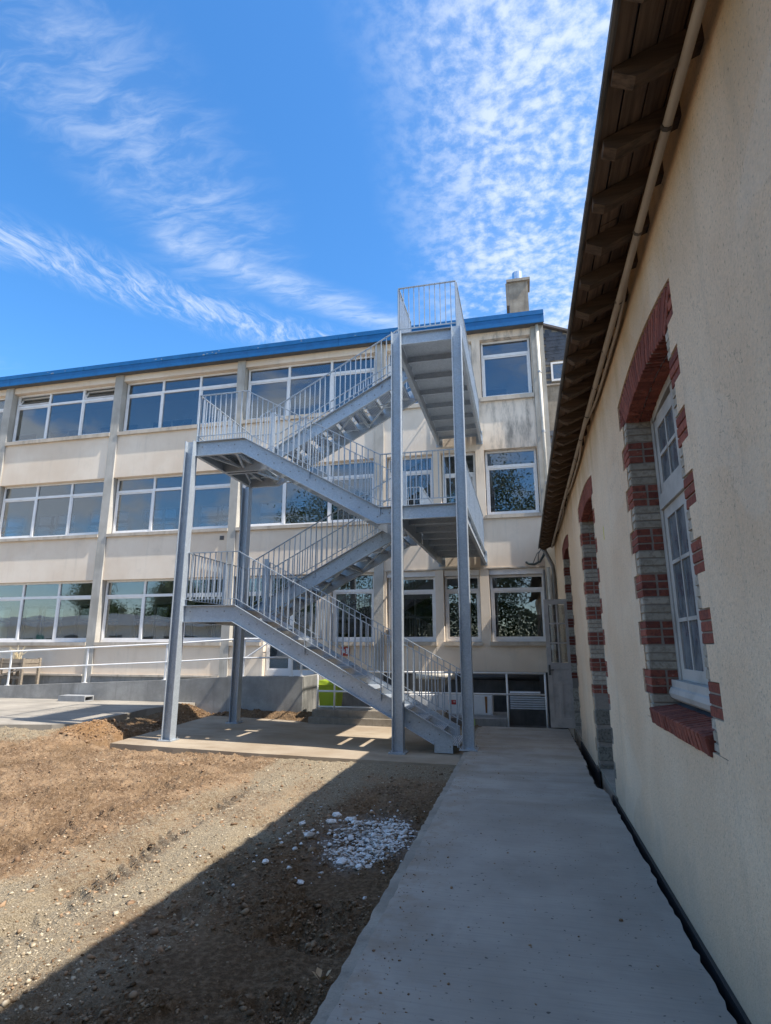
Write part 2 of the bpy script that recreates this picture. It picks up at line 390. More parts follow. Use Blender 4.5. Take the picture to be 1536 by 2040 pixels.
        t.links.new(g.outputs['Normal'], d.inputs[0]); t.links.new(g.outputs['Incoming'], d.inputs[1])
        ab = n('ShaderNodeMath', operation='ABSOLUTE'); t.links.new(d.outputs['Value'], ab.inputs[0])
        om = n('ShaderNodeMath', operation='SUBTRACT'); om.inputs[0].default_value = 1.0; t.links.new(ab.outputs[0], om.inputs[1])
        pw = n('ShaderNodeMath', operation='POWER'); t.links.new(om.outputs[0], pw.inputs[0]); pw.inputs[1].default_value = 4.0
        ma = n('ShaderNodeMath', operation='MULTIPLY_ADD'); t.links.new(pw.outputs[0], ma.inputs[0]); ma.inputs[1].default_value = 1 - refl; ma.inputs[2].default_value = refl
        no = n('ShaderNodeTexNoise'); no.inputs['Scale'].default_value = 0.9; no.inputs['Detail'].default_value = 1
        t.links.new(g.outputs['Position'], no.inputs['Vector'])
        bp = n('ShaderNodeBump'); bp.inputs['Strength'].default_value = wav; bp.inputs['Distance'].default_value = 0.02
        t.links.new(no.outputs[0], bp.inputs['Height']); t.links.new(bp.outputs[0], gl.inputs['Normal'])
        t.links.new(ma.outputs[0], mx.inputs[0]); t.links.new(tr.outputs[0], mx.inputs[1]); t.links.new(gl.outputs[0], mx.inputs[2])
        t.links.new(mx.outputs[0], o.inputs[0]); MT[name] = m
    glass('glass', (0.62, 0.65, 0.66), 0.13, 0.25)
    glass('glass_inner', (0.25, 0.30, 0.36), 0.30, 0.05)
    m = Mat('dusty_glass', 0.22, 0, 0.6)
    m.col(m.mix(m.map(m.noise(1.0, 4, 0.65, m.scale(m.P, (9, 9, 4))), 0.35, 0.7), (0.055, 0.070, 0.088), (0.17, 0.19, 0.205))); MT['dusty_glass'] = m.m
mk()

# ------------------------------------------------------------------ mesh helpers
BOXF = [(0, 3, 2, 1), (4, 5, 6, 7), (0, 1, 5, 4), (1, 2, 6, 5), (2, 3, 7, 6), (3, 0, 4, 7)]
class MB:
    def __init__(s): s.v = []; s.f = []
    def add(s, v, f):
        o = len(s.v); s.v += [tuple(p) for p in v]; s.f += [tuple(i + o for i in q) for q in f]; return s
    def box(s, x0, x1, y0, y1, z0, z1):
        return s.add([(x0, y0, z0), (x1, y0, z0), (x1, y1, z0), (x0, y1, z0), (x0, y0, z1), (x1, y0, z1), (x1, y1, z1), (x0, y1, z1)], BOXF)
    def bar(s, a, b, w, h, up=(0, 0, 1)):
        """rectangular bar from a to b; w across, h along 'up'"""
        a = Vector(a); b = Vector(b); d = (b - a).normalized(); u = Vector(up)
        r = d.cross(u)
        if r.length < 1e-4: r = d.cross(Vector((1, 0, 0)))
        r.normalize(); u = r.cross(d).normalized()
        r = r * (w / 2); u = u * (h / 2)
        v = [p + q for p in (a, b) for q in (-r - u, r - u, r + u, -r + u)]
        return s.add(v, [(0, 1, 2, 3), (7, 6, 5, 4), (0, 4, 5, 1), (1, 5, 6, 2), (2, 6, 7, 3), (3, 7, 4, 0)])
    def tube(s, pts, r, n=8, cap=True):
        pts = [Vector(p) for p in pts]; rings = []
        for i, p in enumerate(pts):
            d = (pts[min(i + 1, len(pts) - 1)] - pts[max(i - 1, 0)]).normalized()
            a = d.cross(Vector((0, 0, 1)))
            if a.length < 1e-3: a = d.cross(Vector((0, 1, 0)))
            a.normalize(); b = d.cross(a).normalized()
            rr = r[i] if isinstance(r, (list, tuple)) else r
            rings.append([p + a * (math.cos(2 * math.pi * k / n) * rr) + b * (math.sin(2 * math.pi * k / n) * rr) for k in range(n)])
        v = [q for ring in rings for q in ring]; f = []
        for i in range(len(pts) - 1):
            for k in range(n):
                k2 = (k + 1) % n
                f.append((i * n + k, i * n + k2, (i + 1) * n + k2, (i + 1) * n + k))
        if cap:
            f.append(tuple(range(n - 1, -1, -1))); f.append(tuple((len(pts) - 1) * n + k for k in range(n)))
        return s.add(v, f)
    def prism(s, poly, axis, a, b):
        """poly in the plane normal to axis (x: (y,z), y: (x,z), z: (x,y)), extruded from a to b"""
        mkp = {'x': lambda p, t: (t, p[0], p[1]), 'y': lambda p, t: (p[0], t, p[1]), 'z': lambda p, t: (p[0], p[1], t)}[axis]
        n = len(poly)
        v = [mkp(p, a) for p in poly] + [mkp(p, b) for p in poly]
        f = [tuple(range(n)), tuple(range(2 * n - 1, n - 1, -1))]
        for i in range(n):
            j = (i + 1) % n
            f.append((i, i + n, j + n, j))
        return s.add(v, f)
    def mesh(s, name, mat, base=(0, 0, 0), smooth=False, fix=True):
        me = bpy.data.meshes.new(name)
        bx, by, bz = base
        me.from_pydata([(x - bx, y - by, z - bz) for x, y, z in s.v], [], s.f)
        if mat: me.materials.append(MT[mat] if isinstance(mat, str) else mat)
        if fix:
            import bmesh
            bm = bmesh.new(); bm.from_mesh(me); bmesh.ops.recalc_face_normals(bm, faces=bm.faces); bm.to_mesh(me); bm.free()
        if smooth: me.polygons.foreach_set('use_smooth', [True] * len(me.polygons))
        me.update(); return me
    def build(s, name, mat, parent=None, smooth=False, fix=True):
        base = base_of(parent)
        ob = bpy.data.objects.new(name, s.mesh(name, mat, base, smooth, fix))
        COL.objects.link(ob)
        if parent: ob.parent = parent
        return ob
def base_of(o):
    b = Vector((0, 0, 0))
    while o: b += o.location; o = o.parent
    return b
def tag(o, label=None, cat=None, group=None, kind=None):
    if label: o['label'] = label
    if cat: o['category'] = cat
    if group: o['group'] = group
    if kind: o['kind'] = kind
    return o
def thing(name, loc, label, cat, group=None):
    o = bpy.data.objects.new(name, None); o.empty_display_size = 0.2
    COL.objects.link(o); o.location = loc
    return tag(o, label, cat, group)
def inst(mesh, name, loc, parent, scale=(1, 1, 1), rot=(0, 0, 0)):
    ob = bpy.data.objects.new(name, mesh); COL.objects.link(ob)
    ob.location = Vector(loc) - (base_of(parent) if parent else Vector((0, 0, 0)))
    ob.scale = scale; ob.rotation_euler = rot
    if parent: ob.parent = parent
    return ob
def grid_mesh(name, xs, ys, Z, mat, attrs=None):
    nx, ny = len(xs), len(ys)
    X, Y = np.meshgrid(xs, ys)
    co = np.stack([X, Y, Z], -1).reshape(-1, 3).astype(np.float32)
    i = np.arange((ny - 1) * (nx - 1)); r = i // (nx - 1); c = i % (nx - 1)
    q = np.stack([r * nx + c, r * nx + c + 1, (r + 1) * nx + c + 1, (r + 1) * nx + c], -1).astype(np.int32)
    return raw_mesh(name, co, q, mat, attrs, True)
def raw_mesh(name, co, faces, mat, attrs=None, smooth=False):
    me = bpy.data.meshes.new(name)
    nf, k = faces.shape
    me.vertices.add(len(co)); me.vertices.foreach_set('co', co.ravel())
    me.loops.add(nf * k); me.loops.foreach_set('vertex_index', faces.ravel())
    me.polygons.add(nf); me.polygons.foreach_set('loop_start', np.arange(0, nf * k, k, dtype=np.int32))
    me.update(calc_edges=True)
    me.materials.append(MT[mat])
    for an, av in (attrs or {}).items():
        a = me.attributes.new(an, 'FLOAT', 'POINT'); a.data.foreach_set('value', av.ravel().astype(np.float32))
    if smooth: me.polygons.foreach_set('use_smooth', np.ones(nf, dtype=bool))
    me.validate(); return me
_perm = rng.random((256, 256))
def vnoise(x, y):
    xi = np.floor(x).astype(int); yi = np.floor(y).astype(int); fx = x - xi; fy = y - yi
    fx = fx * fx * (3 - 2 * fx); fy = fy * fy * (3 - 2 * fy)
    g = lambda a, b: _perm[a & 255, b & 255]
    return (g(xi, yi) * (1 - fx) + g(xi + 1, yi) * fx) * (1 - fy) + (g(xi, yi + 1) * (1 - fx) + g(xi + 1, yi + 1) * fx) * fy
def fbm(x, y, o=4, g=0.5):
    s = 0; a = 1; t = 0
    for k in range(o):
        s = s + a * vnoise(x * 2 ** k + 17.3 * k, y * 2 ** k + 9.1 * k); t += a; a *= g
    return s / t
def sstep(v, a, b):
    t = np.clip((v - a) / (b - a), 0, 1); return t * t * (3 - 2 * t)

# brick meshes: a few chipped variants of a unit block
def brick_mesh(seed, mat):
    r = random.Random(seed); c = 0.05
    v = []
    for sx in (-1, 1):
        for sy in (-1, 1):
            for sz in (-1, 1):
                v.append(((sx * 0.5 + r.uniform(-c, c) * 0.35), (sy * 0.5 + r.uniform(-c, c) * 0.35), (sz * 0.5 + r.uniform(-c, c) * 0.8)))
    import bmesh
    bm = bmesh.new(); vs = [bm.verts.new(p) for p in v]
    for q in [(0, 1, 3, 2), (4, 6, 7, 5), (0, 4, 5, 1), (2, 3, 7, 6), (0, 2, 6, 4), (1, 5, 7, 3)]:
        bm.faces.new([vs[i] for i in q])
    bmesh.ops.recalc_face_normals(bm, faces=bm.faces)
    bmesh.ops.bevel(bm, geom=list(bm.edges), offset=0.05, segments=1, affect='EDGES', clamp_overlap=True)
    me = bpy.data.meshes.new('brick'); bm.to_mesh(me); bm.free()
    me.materials.append(MT[mat]); return me
RED = [brick_mesh(i, 'brick_red') for i in range(4)]
PALE = [brick_mesh(10 + i, 'brick_pale') for i in range(4)]
STONE = [brick_mesh(20 + i, 'rubble_stone') for i in range(4)]

# ================================================================== GROUND
gm = MB().add([(-400, -300, -0.62), (400, -300, -0.62), (400, 500, -0.62), (-400, 500, -0.62)], [(0, 1, 2, 3)])
tag(gm.build('ground', 'outer_yard', fix=False), kind='structure')

def yard_height(X, Y):
    base = -0.135 + 0 * X
    # rises to the tarmac at far left
    far = sstep(-X, 6.9, 9.0) * sstep(Y, 6.8, 9.6)
    base = base + 0.20 * far + 0.10 * sstep(-X, 5, 10) * (1 - far) * sstep(Y, 3, 8)
    # heap of ochre spoil by the pad corner
    heap = np.exp(-(((X + 7.75) / 0.48) ** 2 + ((Y - 9.75) / 0.75) ** 2))
    base = base + 0.24 * heap
    heap2 = np.exp(-(((X + 8.1) / 0.4) ** 2 + ((Y - 13.2) / 0.5) ** 2)); base = base + 0.17 * heap2
    # cut between pad and tarmac
    cut = sstep(-X, 7.05, 7.25) * sstep(-X, -8.35, -7.75) * sstep(Y, 10.4, 11.2)
    base = base - 0.10 * sstep(-X, 7.0, 7.2) * (1 - sstep(-X, 7.6, 8.2)) * sstep(Y, 10.3, 11.0)
    # trench behind the pad
    base = base + 0.16 * sstep(Y, 13.1, 13.75) * (1 - sstep(-X, 7.2, 7.9))
    base = base - 0.02 * sstep(X, -2.0, -1.1) * sstep(-Y, -9.3, -8.6)
    return base
xs = np.concatenate([np.linspace(-26, -14, 60)[:-1], np.linspace(-14, -6.5, 330)[:-1], np.linspace(-6.5, -0.92, 420)])
ys = np.concatenate([np.linspace(-6, 2.2, 50)[:-1], 2.2 + (np.linspace(0, 1, 620) ** 1.35) * 8.0, np.linspace(10.25, 13.85, 110)])
X, Y = np.meshgrid(xs, ys)
Z = yard_height(X, Y)
gmask = sstep(X, -4.15, -3.55) * (1 - sstep(X, -2.75, -1.95)) 
wob = fbm(X * 0.9, Y * 0.35, 3) - 0.5
gmask = sstep(X + wob * 1.1 + (Y - 6) * 0.02, -4.2, -3.5) * (1 - sstep(X + wob * 1.2 - 0.10 * (Y - 4), -2.7, -1.7)) * (0.55 + 0.45 * sstep(fbm(X * 1.5, Y * 0.8, 3), 0.35, 0.6))
gmask = np.maximum(gmask, sstep(-X, 7.2, 8.6) * sstep(Y, 8.0, 9.0) * 0.8 * sstep(-X + 0 * Y, 7.6, 8.4))
gmask = np.maximum(gmask, 0.8 * sstep(Y, 7.6, 8.6) * sstep(X, -4.6, -3.0))
moist = sstep(X + (fbm(X * 1.3, Y * 0.8, 4) - 0.5) * 1.5 - 0.12 * (Y - 4), -2.75, -1.55)  # mask for darker earth colour: beside the path, in the cut, behind the pad
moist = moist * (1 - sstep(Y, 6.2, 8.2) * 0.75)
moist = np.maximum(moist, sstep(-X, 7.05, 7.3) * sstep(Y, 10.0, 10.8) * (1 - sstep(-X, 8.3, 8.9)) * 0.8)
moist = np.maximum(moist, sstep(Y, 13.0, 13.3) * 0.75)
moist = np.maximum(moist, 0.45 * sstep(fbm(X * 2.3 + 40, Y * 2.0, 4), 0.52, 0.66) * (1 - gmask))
ochre = np.exp(-(((X + 7.75) / 0.5) ** 2 + ((Y - 9.75) / 0.8) ** 2)) + 0.9 * np.exp(-(((X + 8.1) / 0.45) ** 2 + ((Y - 13.2) / 0.5) ** 2)) + 0.55 * np.exp(-(((X + 1.6) / 0.5) ** 2 + ((Y - 4.9) / 0.3) ** 2))
ochre = np.clip(ochre * sstep(fbm(X * 4, Y * 4, 3), 0.25, 0.5), 0, 1)
dusty = np.exp(-(((X + 1.52) / 0.42) ** 2 + ((Y - 5.72) / 0.68) ** 2) ** 1.5) * sstep(fbm(X * 6, Y * 6, 4), 0.30, 0.58)
rough = 0.3 + 0.7 * sstep(-X + wob, 3.6, 4.6)
rough = np.maximum(rough, 0.75 * moist)
clod = fbm(X * 7, Y * 7, 4, 0.6) - 0.5
clod2 = np.abs(fbm(X * 16, Y * 16, 3, 0.6) - 0.5)
Z = Z + rough * (0.11 * clod + 0.10 * clod2 + 0.045 * np.abs(fbm(X * 33, Y * 33, 2) - 0.5)) + 0.014 * (fbm(X * 34, Y * 34, 2) - 0.5) + 0.05 * (fbm(X * 1.2, Y * 1.2, 2) - 0.5)
# wheel ruts and tread bars running alongside the path
for rx, wd in ((-1.55, 0.26), (-2.45, 0.22), (-3.35, 0.2), (-4.45, 0.2)):
    c = rx + 0.10 * np.sin(Y * 0.6) - 0.04 * (Y - 4)
    prof = np.exp(-((X - c) / wd) ** 4)
    bars = 0.5 + 0.5 * np.sin((Y * 1.0 + np.abs(X - c) * 0.8) * 2 * np.pi / 0.16)
    Z = Z - prof * (0.060 - 0.055 * bars * sstep(fbm(X * 3, Y * 3, 2), 0.3, 0.55)) * (1 - sstep(Y, 6.5, 8.5))
pud = sstep(fbm(X * 1.1 + 5, Y * 1.7 + 3, 3), 0.50, 0.58) * sstep(X, -2.6, -1.9) * (1 - sstep(Y, 4.6, 5.6))
Z = Z * (1 - 0.8 * pud) + pud * 0.8 * (-0.155)
# keep earth below slabs
und = sstep(X, -7.25, -7.05) * sstep(Y, 9.10, 9.22) * (1 - sstep(Y, 12.7, 13.1))
Z = np.where(und > 0, np.minimum(Z, -0.125 - 0.12 * und), Z)
Z = np.where(X > -1.06, np.minimum(Z, -0.10), Z)
tar = sstep(-X, 8.35, 8.7) * sstep(Y, 9.6, 10.0)
Z = np.where(tar > 0.0, np.minimum(Z, 0.06 - 0.12 * tar), Z)
Z = np.where(Y > 13.75, np.minimum(Z, 0.05), Z)
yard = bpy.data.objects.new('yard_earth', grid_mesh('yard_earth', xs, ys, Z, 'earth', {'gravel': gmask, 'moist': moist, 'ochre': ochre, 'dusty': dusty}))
COL.objects.link(yard); tag(yard, kind='structure')
def zat(x, y):
    i = np.clip(np.searchsorted(xs, x), 0, len(xs) - 1); j = np.clip(np.searchsorted(ys, y), 0, len(ys) - 1); return Z[j, i]
def gat(A, x, y):
    i = np.clip(np.searchsorted(xs, x), 0, len(xs) - 1); j = np.clip(np.searchsorted(ys, y), 0, len(ys) - 1); return A[j, i]

# loose stones and clods (numpy-built scatter)
def icosa():
    t = (1 + 5 ** 0.5) / 2
    v = np.array([(-1, t, 0), (1, t, 0), (-1, -t, 0), (1, -t, 0), (0, -1, t), (0, 1, t), (0, -1, -t), (0, 1, -t), (t, 0, -1), (t, 0, 1), (-t, 0, -1), (-t, 0, 1)]) / math.hypot(1, t)
    f = np.array([(0, 11, 5), (0, 5, 1), (0, 1, 7), (0, 7, 10), (0, 10, 11), (1, 5, 9), (5, 11, 4), (11, 10, 2), (10, 7, 6), (7, 1, 8), (3, 9, 4), (3, 4, 2), (3, 2, 6), (3, 6, 8), (3, 8, 9), (4, 9, 5), (2, 4, 11), (6, 2, 10), (8, 6, 7), (9, 8, 1)])
    return v, f
IV, IF = icosa()
def scatter(name, px, py, size, mat, sink=0.25, flat=0.65, zoff=0.0):
    n = len(px)
    v = IV[None] * (1 + rng.uniform(-0.5, 0.3, (n, 12, 1)))
    sc = size[:, None, None] * np.stack([rng.uniform(0.7, 1.35, n), rng.uniform(0.7, 1.2, n), rng.uniform(0.5, 1.0, n) * flat * 1.3], -1)[:, None, :]
    v = v * sc
    a = rng.uniform(0, 2 * np.pi, n); ca, sa = np.cos(a)[:, None], np.sin(a)[:, None]
    x = v[..., 0] * ca - v[..., 1] * sa; y = v[..., 0] * sa + v[..., 1] * ca
    pz = zat(px, py) + size * flat * (1 - 2 * sink) * 0.6 + zoff
    co = np.stack([x + px[:, None], y + py[:, None], v[..., 2] + pz[:, None]], -1).reshape(-1, 3)
    f = (IF[None] + (np.arange(n) * 12)[:, None, None]).reshape(-1, 3)
    ob = bpy.data.objects.new(name, raw_mesh(name, co.astype(np.float32), f.astype(np.int32), mat)); COL.objects.link(ob)
    return ob
def cand(n, x0, x1, y0, y1, p=1.6):
    x = rng.uniform(x0, x1, n); y = y0 + (y1 - y0) * rng.random(n) ** p; return x, y
def slab_free(x, y):
    return ~((x > -7.3) & (y > 9.0)) & ~((x < -8.2) & (y > 9.5)) & (x < -1.08)
x, y = cand(48000, -11, -1.1, 2.4, 9.6); k = slab_free(x, y) & (rng.random(len(x)) < 0.12 + 0.88 * gat(gmask, x, y)) & (gat(moist, x, y) < 0.65); x, y = x[k], y[k]
tag(scatter('gravel', x, y, rng.gamma(1.6, 0.0022, len(x)) + 0.0025, 'gravel'), kind='stuff')
x, y = cand(36000, -12, -1.1, 2.4, 9.6, 1.3); k = slab_free(x, y) & (rng.random(len(x)) < 1.0 - 0.85 * gat(gmask, x, y)) & (gat(moist, x, y) < 0.7); x, y = x[k], y[k]
tag(scatter('earth_clods', x, y, rng.gamma(1.0, 0.0050, len(x)) + 0.0025, 'clod', 0.4), kind='stuff')
x, y = cand(26000, -4.2, -1.1, 2.3, 9.0, 1.5); k = slab_free(x, y) & (rng.random(len(x)) < gat(moist, x, y) * (1 - 0.9 * gat(pud, x, y))); x, y = x[k], y[k]
tag(scatter('dark_clods', x, y, rng.gamma(1.3, 0.0040, len(x)) + 0.003, 'dark_clod', 0.3), kind='stuff')  # darker clods, strewn where the earth colour is darker
x, y = cand(2600, -7.95, -7.2, 9.0, 13.9, 1.0); tag(scatter('spoil_clods', x, y, rng.gamma(1.4, 0.008, len(x)) + 0.004, 'clod'), kind='stuff')

# white rubble
n = 6500
rr = np.sqrt(rng.random(n)) ; th = rng.uniform(0, 2 * np.pi, n)
x = -1.47 + 0.33 * rr * np.cos(th) + 0.05 * rng.standard_normal(n); y = 5.72 + 0.62 * rr * np.sin(th) + 0.08 * rng.standard_normal(n)
k = (x < -1.04) & (x > -2.1); x, y, rr = x[k], y[k], rr[k]
tag(scatter('white_rubble', x, y, rng.gamma(0.8, 0.0056, len(x)) + 0.003, 'rubble', 0.3, 0.5), kind='stuff')
n = 260
x = -1.72 + 0.40 * rng.standard_normal(n); y = 5.6 + 0.6 * rng.standard_normal(n); k = (x < -1.08) & (x > -4); x, y = x[k], y[k]
tag(scatter('white_chips', x, y, rng.gamma(1.6, 0.0042, len(x)) + 0.003, 'rubble', 0.2, 0.7), kind='stuff')
for i, (sx, sy, s) in enumerate([(-1.99, 6.25, .055), (-1.86, 6.25, .045), (-1.79, 6.18, .05), (-1.97, 6.02, .05), (-1.74, 6.08, .038), (-1.70, 6.0, .04), (-2.0, 5.5, .055), (-1.57, 5.12, .05), (-1.40, 5.02, .04), (-1.33, 5.06, .035), (-1.87, 5.86, .035), (-2.22, 5.9, .035), (-2.12, 4.8, .03), (-1.75, 4.62, .03)]):
    v = [tuple((Vector(q) * (1 + random.uniform(-.3, .25))) * s) for q in IV]
    mb = MB(); mb.add([(p[0] * 1.2, p[1], p[2] * .62) for p in v], [tuple(q) for q in IF])
    ob = bpy.data.objects.new('white_stone', mb.mesh('white_stone', 'rubble')); COL.objects.link(ob)
    ob.location = (sx, sy, float(zat(np.array([sx]), np.array([sy]))[0]) + s * .35); ob.rotation_euler = (0, 0, random.uniform(0, 6))
    tag(ob, 'loose white stone lying on the dark earth around the white rubble patch', 'stone', 'loose white stones around the rubble')

# path, kerb lip, pad, tarmac
def strip_edge(y0, y1, step, fx, amp):
    out = []; y = y0
    while y <= y1 + 1e-6: out.append((fx(y) + random.uniform(-amp, amp), y)); y += step
    return out
fr = lambda y: 0.812 - (0.055 if y > 7.55 else 0.0) - (0.03 if 7.5 < y < 8.9 else 0)
Lp = strip_edge(-6, 12.56, 0.07, lambda y: -0.925, 0.007); Rp = strip_edge(-6, 12.56, 0.07, fr, 0.010)
mb = MB()
n = len(Lp)
v = [(p[0], p[1], 0) for p in Lp] + [(p[0], p[1], 0) for p in Rp] + [(p[0], p[1], -.16) for p in Lp] + [(p[0], p[1], -.16) for p in Rp]
f = []
for i in range(n - 1):
    f += [(i, n + i, n + i + 1, i + 1), (i, i + 1, 2 * n + i + 1, 2 * n + i), (n + i, 3 * n + i, 3 * n + i + 1, n + i + 1)]
f += [(n - 1, 2 * n - 1, 4 * n - 1, 3 * n - 1)]
mb.add(v, f)
path = mb.build('concrete_path', 'path'); tag(path, kind='structure')
Lq = strip_edge(-6, 12.5, 0.06, lambda y: -1.0, 0.009)
m2 = len(Lq); Li = [(-0.918, p[1]) for p in Lq]
v = [(p[0], p[1], -.016 + random.uniform(-.004, .004)) for p in Lq] + [(p[0], p[1], -.012) for p in Li] + [(p[0] - .01, p[1], -.2) for p in Lq]
f = []
for i in range(m2 - 1): f += [(i, m2 + i, m2 + i + 1, i + 1), (i, i + 1, 2 * m2 + i + 1, 2 * m2 + i)]
tag(MB().add(v, f).build('path_edge', 'earthy_concrete'), kind='structure')
tag(MB().box(0.60, 0.88, -6, 15.3, -.5, -.24).build('wall_footing', 'soil'), kind='structure')
def slab(name, poly, z, th, mat, step=0.3, amp=0.007):
    pts = []
    for (a, b) in zip(poly, poly[1:] + poly[:1]):
        L = math.dist(a, b); k = max(1, int(L / step))
        for i in range(k):
            t = i / k; pts.append((a[0] + (b[0] - a[0]) * t + random.uniform(-amp, amp), a[1] + (b[1] - a[1]) * t + random.uniform(-amp, amp)))
    zf = z if callable(z) else (lambda x, y: z)
    mb = MB(); n = len(pts)
    mb.add([(p[0], p[1], zf(*p)) for p in pts] + [(p[0], p[1], zf(*p) - th) for p in pts], [tuple(range(n))] + [(i, i + n, (i + 1) % n + n, (i + 1) % n) for i in range(n)])
    return tag(mb.build(name, mat), kind='structure')
padz = lambda x, y: -0.105 + 0.010 * (-x - 1.0)
slab('stair_pad', [(-7.05, 9.25), (-4.2, 9.08), (-1.015, 9.06), (-1.015, 12.62), (-4.75, 12.75), (-5.2, 13.02), (-7.42, 13.30)], padz, 0.14, 'pad_concrete')
slab('tarmac_yard', [(-26, 9.8), (-12, 9.75), (-10, 9.75), (-8.9, 9.95), (-8.45, 10.25), (-8.5, 11.2), (-8.62, 12.4), (-8.3, 13.2), (-8.15, 13.745), (-26, 13.745)], lambda x, y: 0.115 + 0.022 * (y - 9.8), 0.16, 'asphalt', 0.4, 0.025)

n = 900
gx = np.where(rng.random(n) < .55, -0.92 + np.abs(rng.normal(0, .22, n)), rng.uniform(-.9, .7, n)); gy = 2.2 + 10 * rng.random(n) ** 1.6
k = gx < .72; gx, gy = gx[k], gy[k]; gs = rng.gamma(1.2, .0018, len(gx)) + .0015
_z = zat; zat = lambda a, b: 0 * a
tag(scatter('path_grit', gx, gy, gs, 'clod', 0.2, 0.7), kind='stuff')
zat = _z
# dead leaf sprig on the earth by the path
t = thing('withered_leaves', (-1.115, 3.30, -0.09), 'curled dry brown leaf sprig on dark earth beside the path edge', 'leaf')
for k in range(7):
    a = random.uniform(0, 6.28); tl = random.uniform(.3, 1.1); L = random.uniform(.045, .075); w = L * .32
    d = Vector((math.cos(a) * math.cos(tl), math.sin(a) * math.cos(tl), math.sin(tl))); s = d.cross(Vector((0, 0, 1))).normalized()
    c = Vector(t.location) + Vector((math.cos(a), math.sin(a), 0)) * .012
    pts = [c, c + d * L * .5 + s * w, c + d * L + Vector((0, 0, -.012)), c + d * L * .5 - s * w, c + d * L * .5 + Vector((0, 0, -.01))]
    MB().add(pts, [(0, 1, 4), (1, 2, 4), (2, 3, 4), (3, 0, 4), ]).build('leaf', 'dead_leaf', t, fix=False)

# ================================================================== MAIN BUILDING
YP, YS, YW = 15.40, 15.45, 15.62
B = thing('school_building', (-8.0, 15.4, 0), 'three-storey cream rendered building with ribbon windows and blue roof edge', 'building')
def boxpart(name, mat, x0, x1, y0, y1, z0, z1, parent=None):
    return MB().box(x0, x1, y0, y1, z0, z1).build(name, mat, parent or B)
PIL = [(-21.86, -21.56), (-17.41, -17.10), (-12.95, -12.65), (-8.46, -8.20), (-3.94, -3.67)]
for a, b in PIL: boxpart('pilaster', 'exposed_concrete', a, b, YP, 15.78, -0.5, 10.47)
boxpart('pilaster', 'exposed_concrete', 0.63, 0.97, YP, 15.78, -0.5, 10.47)
WZ = [(1.70, 3.575), (5.03, 6.885), (8.435, 10.245)]; TR = [3.09, 6.43, 9.79]
SILL = [(1.595, 1.695), (4.93, 5.025), (8.31, 8.43)]
_wcount = [0]
def window(x0, x1, z0, z1, cols, tr, y=YW, parent=B, bottom=0.085, name='window', open_=(), mat='pvc_white', door=False):
    fr = MB(); e = 0.055; d0, d1 = y, y + 0.07
    fr.box(x0, x0 + e, d0, d1, z0, z1).box(x1 - e, x1, d0, d1, z0, z1)
    fr.box(x0 + e, x1 - e, d0, d1, z1 - e, z1).box(x0 + e, x1 - e, d0, d1, z0, z0 + bottom)
    if tr: fr.box(x0 + e, x1 - e, d0 - .006, d1, tr - .04, tr + .04)
    w = (x1 - x0) / cols; panes = []
    for c in range(cols):
        a, b = x0 + c * w, x0 + (c + 1) * w
        a2 = a + (e if c == 0 else .035); b2 = b - (e if c == cols - 1 else .035)
        if c:
            lo, hi = z0 + bottom, (tr - .04 if tr else z1 - e)
            fr.box(a - .035, a + .035, d0 - .004, d1, lo, hi)
            if tr: fr.box(a - .035, a + .035, d0 - .004, d1, tr + .04, z1 - e)
        if tr:
            panes += [(a2, b2, z0 + bottom, tr - .04, False, c), (a2, b2, tr + .04, z1 - e, True, c)]
        else: panes += [(a2, b2, z0 + bottom, z1 - e, False, c)]
    W = fr.build(name, mat, parent)
    for a, b, lo, hi, top, c in panes:
        if top and c in open_:
            s = MB(); h = hi - lo; th = R(24)
            s.box(a, a + .045, -.03, .03, 0, h).box(b - .045, b, -.03, .03, 0, h).box(a + .045, b - .045, -.03, .03, 0, .045).box(a + .045, b - .045, -.03, .03, h - .045, h)
            rot = lambda p: (p[0], d0 + .03 - 0 + p[1] * math.cos(th) + (p[2]) * math.sin(th), lo + .02 + p[2] * math.cos(th) - p[1] * math.sin(th))
            s.v = [rot(p) for p in s.v]; S = s.build('window_sash', mat, W)
            g = MB().box(a + .045, b - .045, -.005, .005, .045, h - .045); g.v = [rot(p) for p in g.v]; g.build('pane', 'glass', W)
        else:
            if (c + len(panes)) % 2 == 0 and not top:   # opening casements carry a second frame
                s = MB(); q = .04
                s.box(a, a + q, d0 + .012, d0 + .052, lo, hi).box(b - q, b, d0 + .012, d0 + .052, lo, hi).box(a + q, b - q, d0 + .012, d0 + .052, lo, lo + q).box(a + q, b - q, d0 + .012, d0 + .052, hi - q, hi)
                s.build('window_sash', mat, W); a, b, lo, hi = a + q, b - q, lo + q, hi - q
            g = MB().box(a, b, d0 + .032, d0 + .040, lo, hi)
            k = random.uniform(-.004, .004); g.v = [(p[0], p[1] + k * (p[0] - a) + random.uniform(-.0002, .0002), p[2]) for p in g.v]
            g.build('pane', 'glass', W)
    return W
bays = [(-21.56, -17.41), (-17.10, -12.95), (-12.65, -8.46), (-8.20, -3.94)]
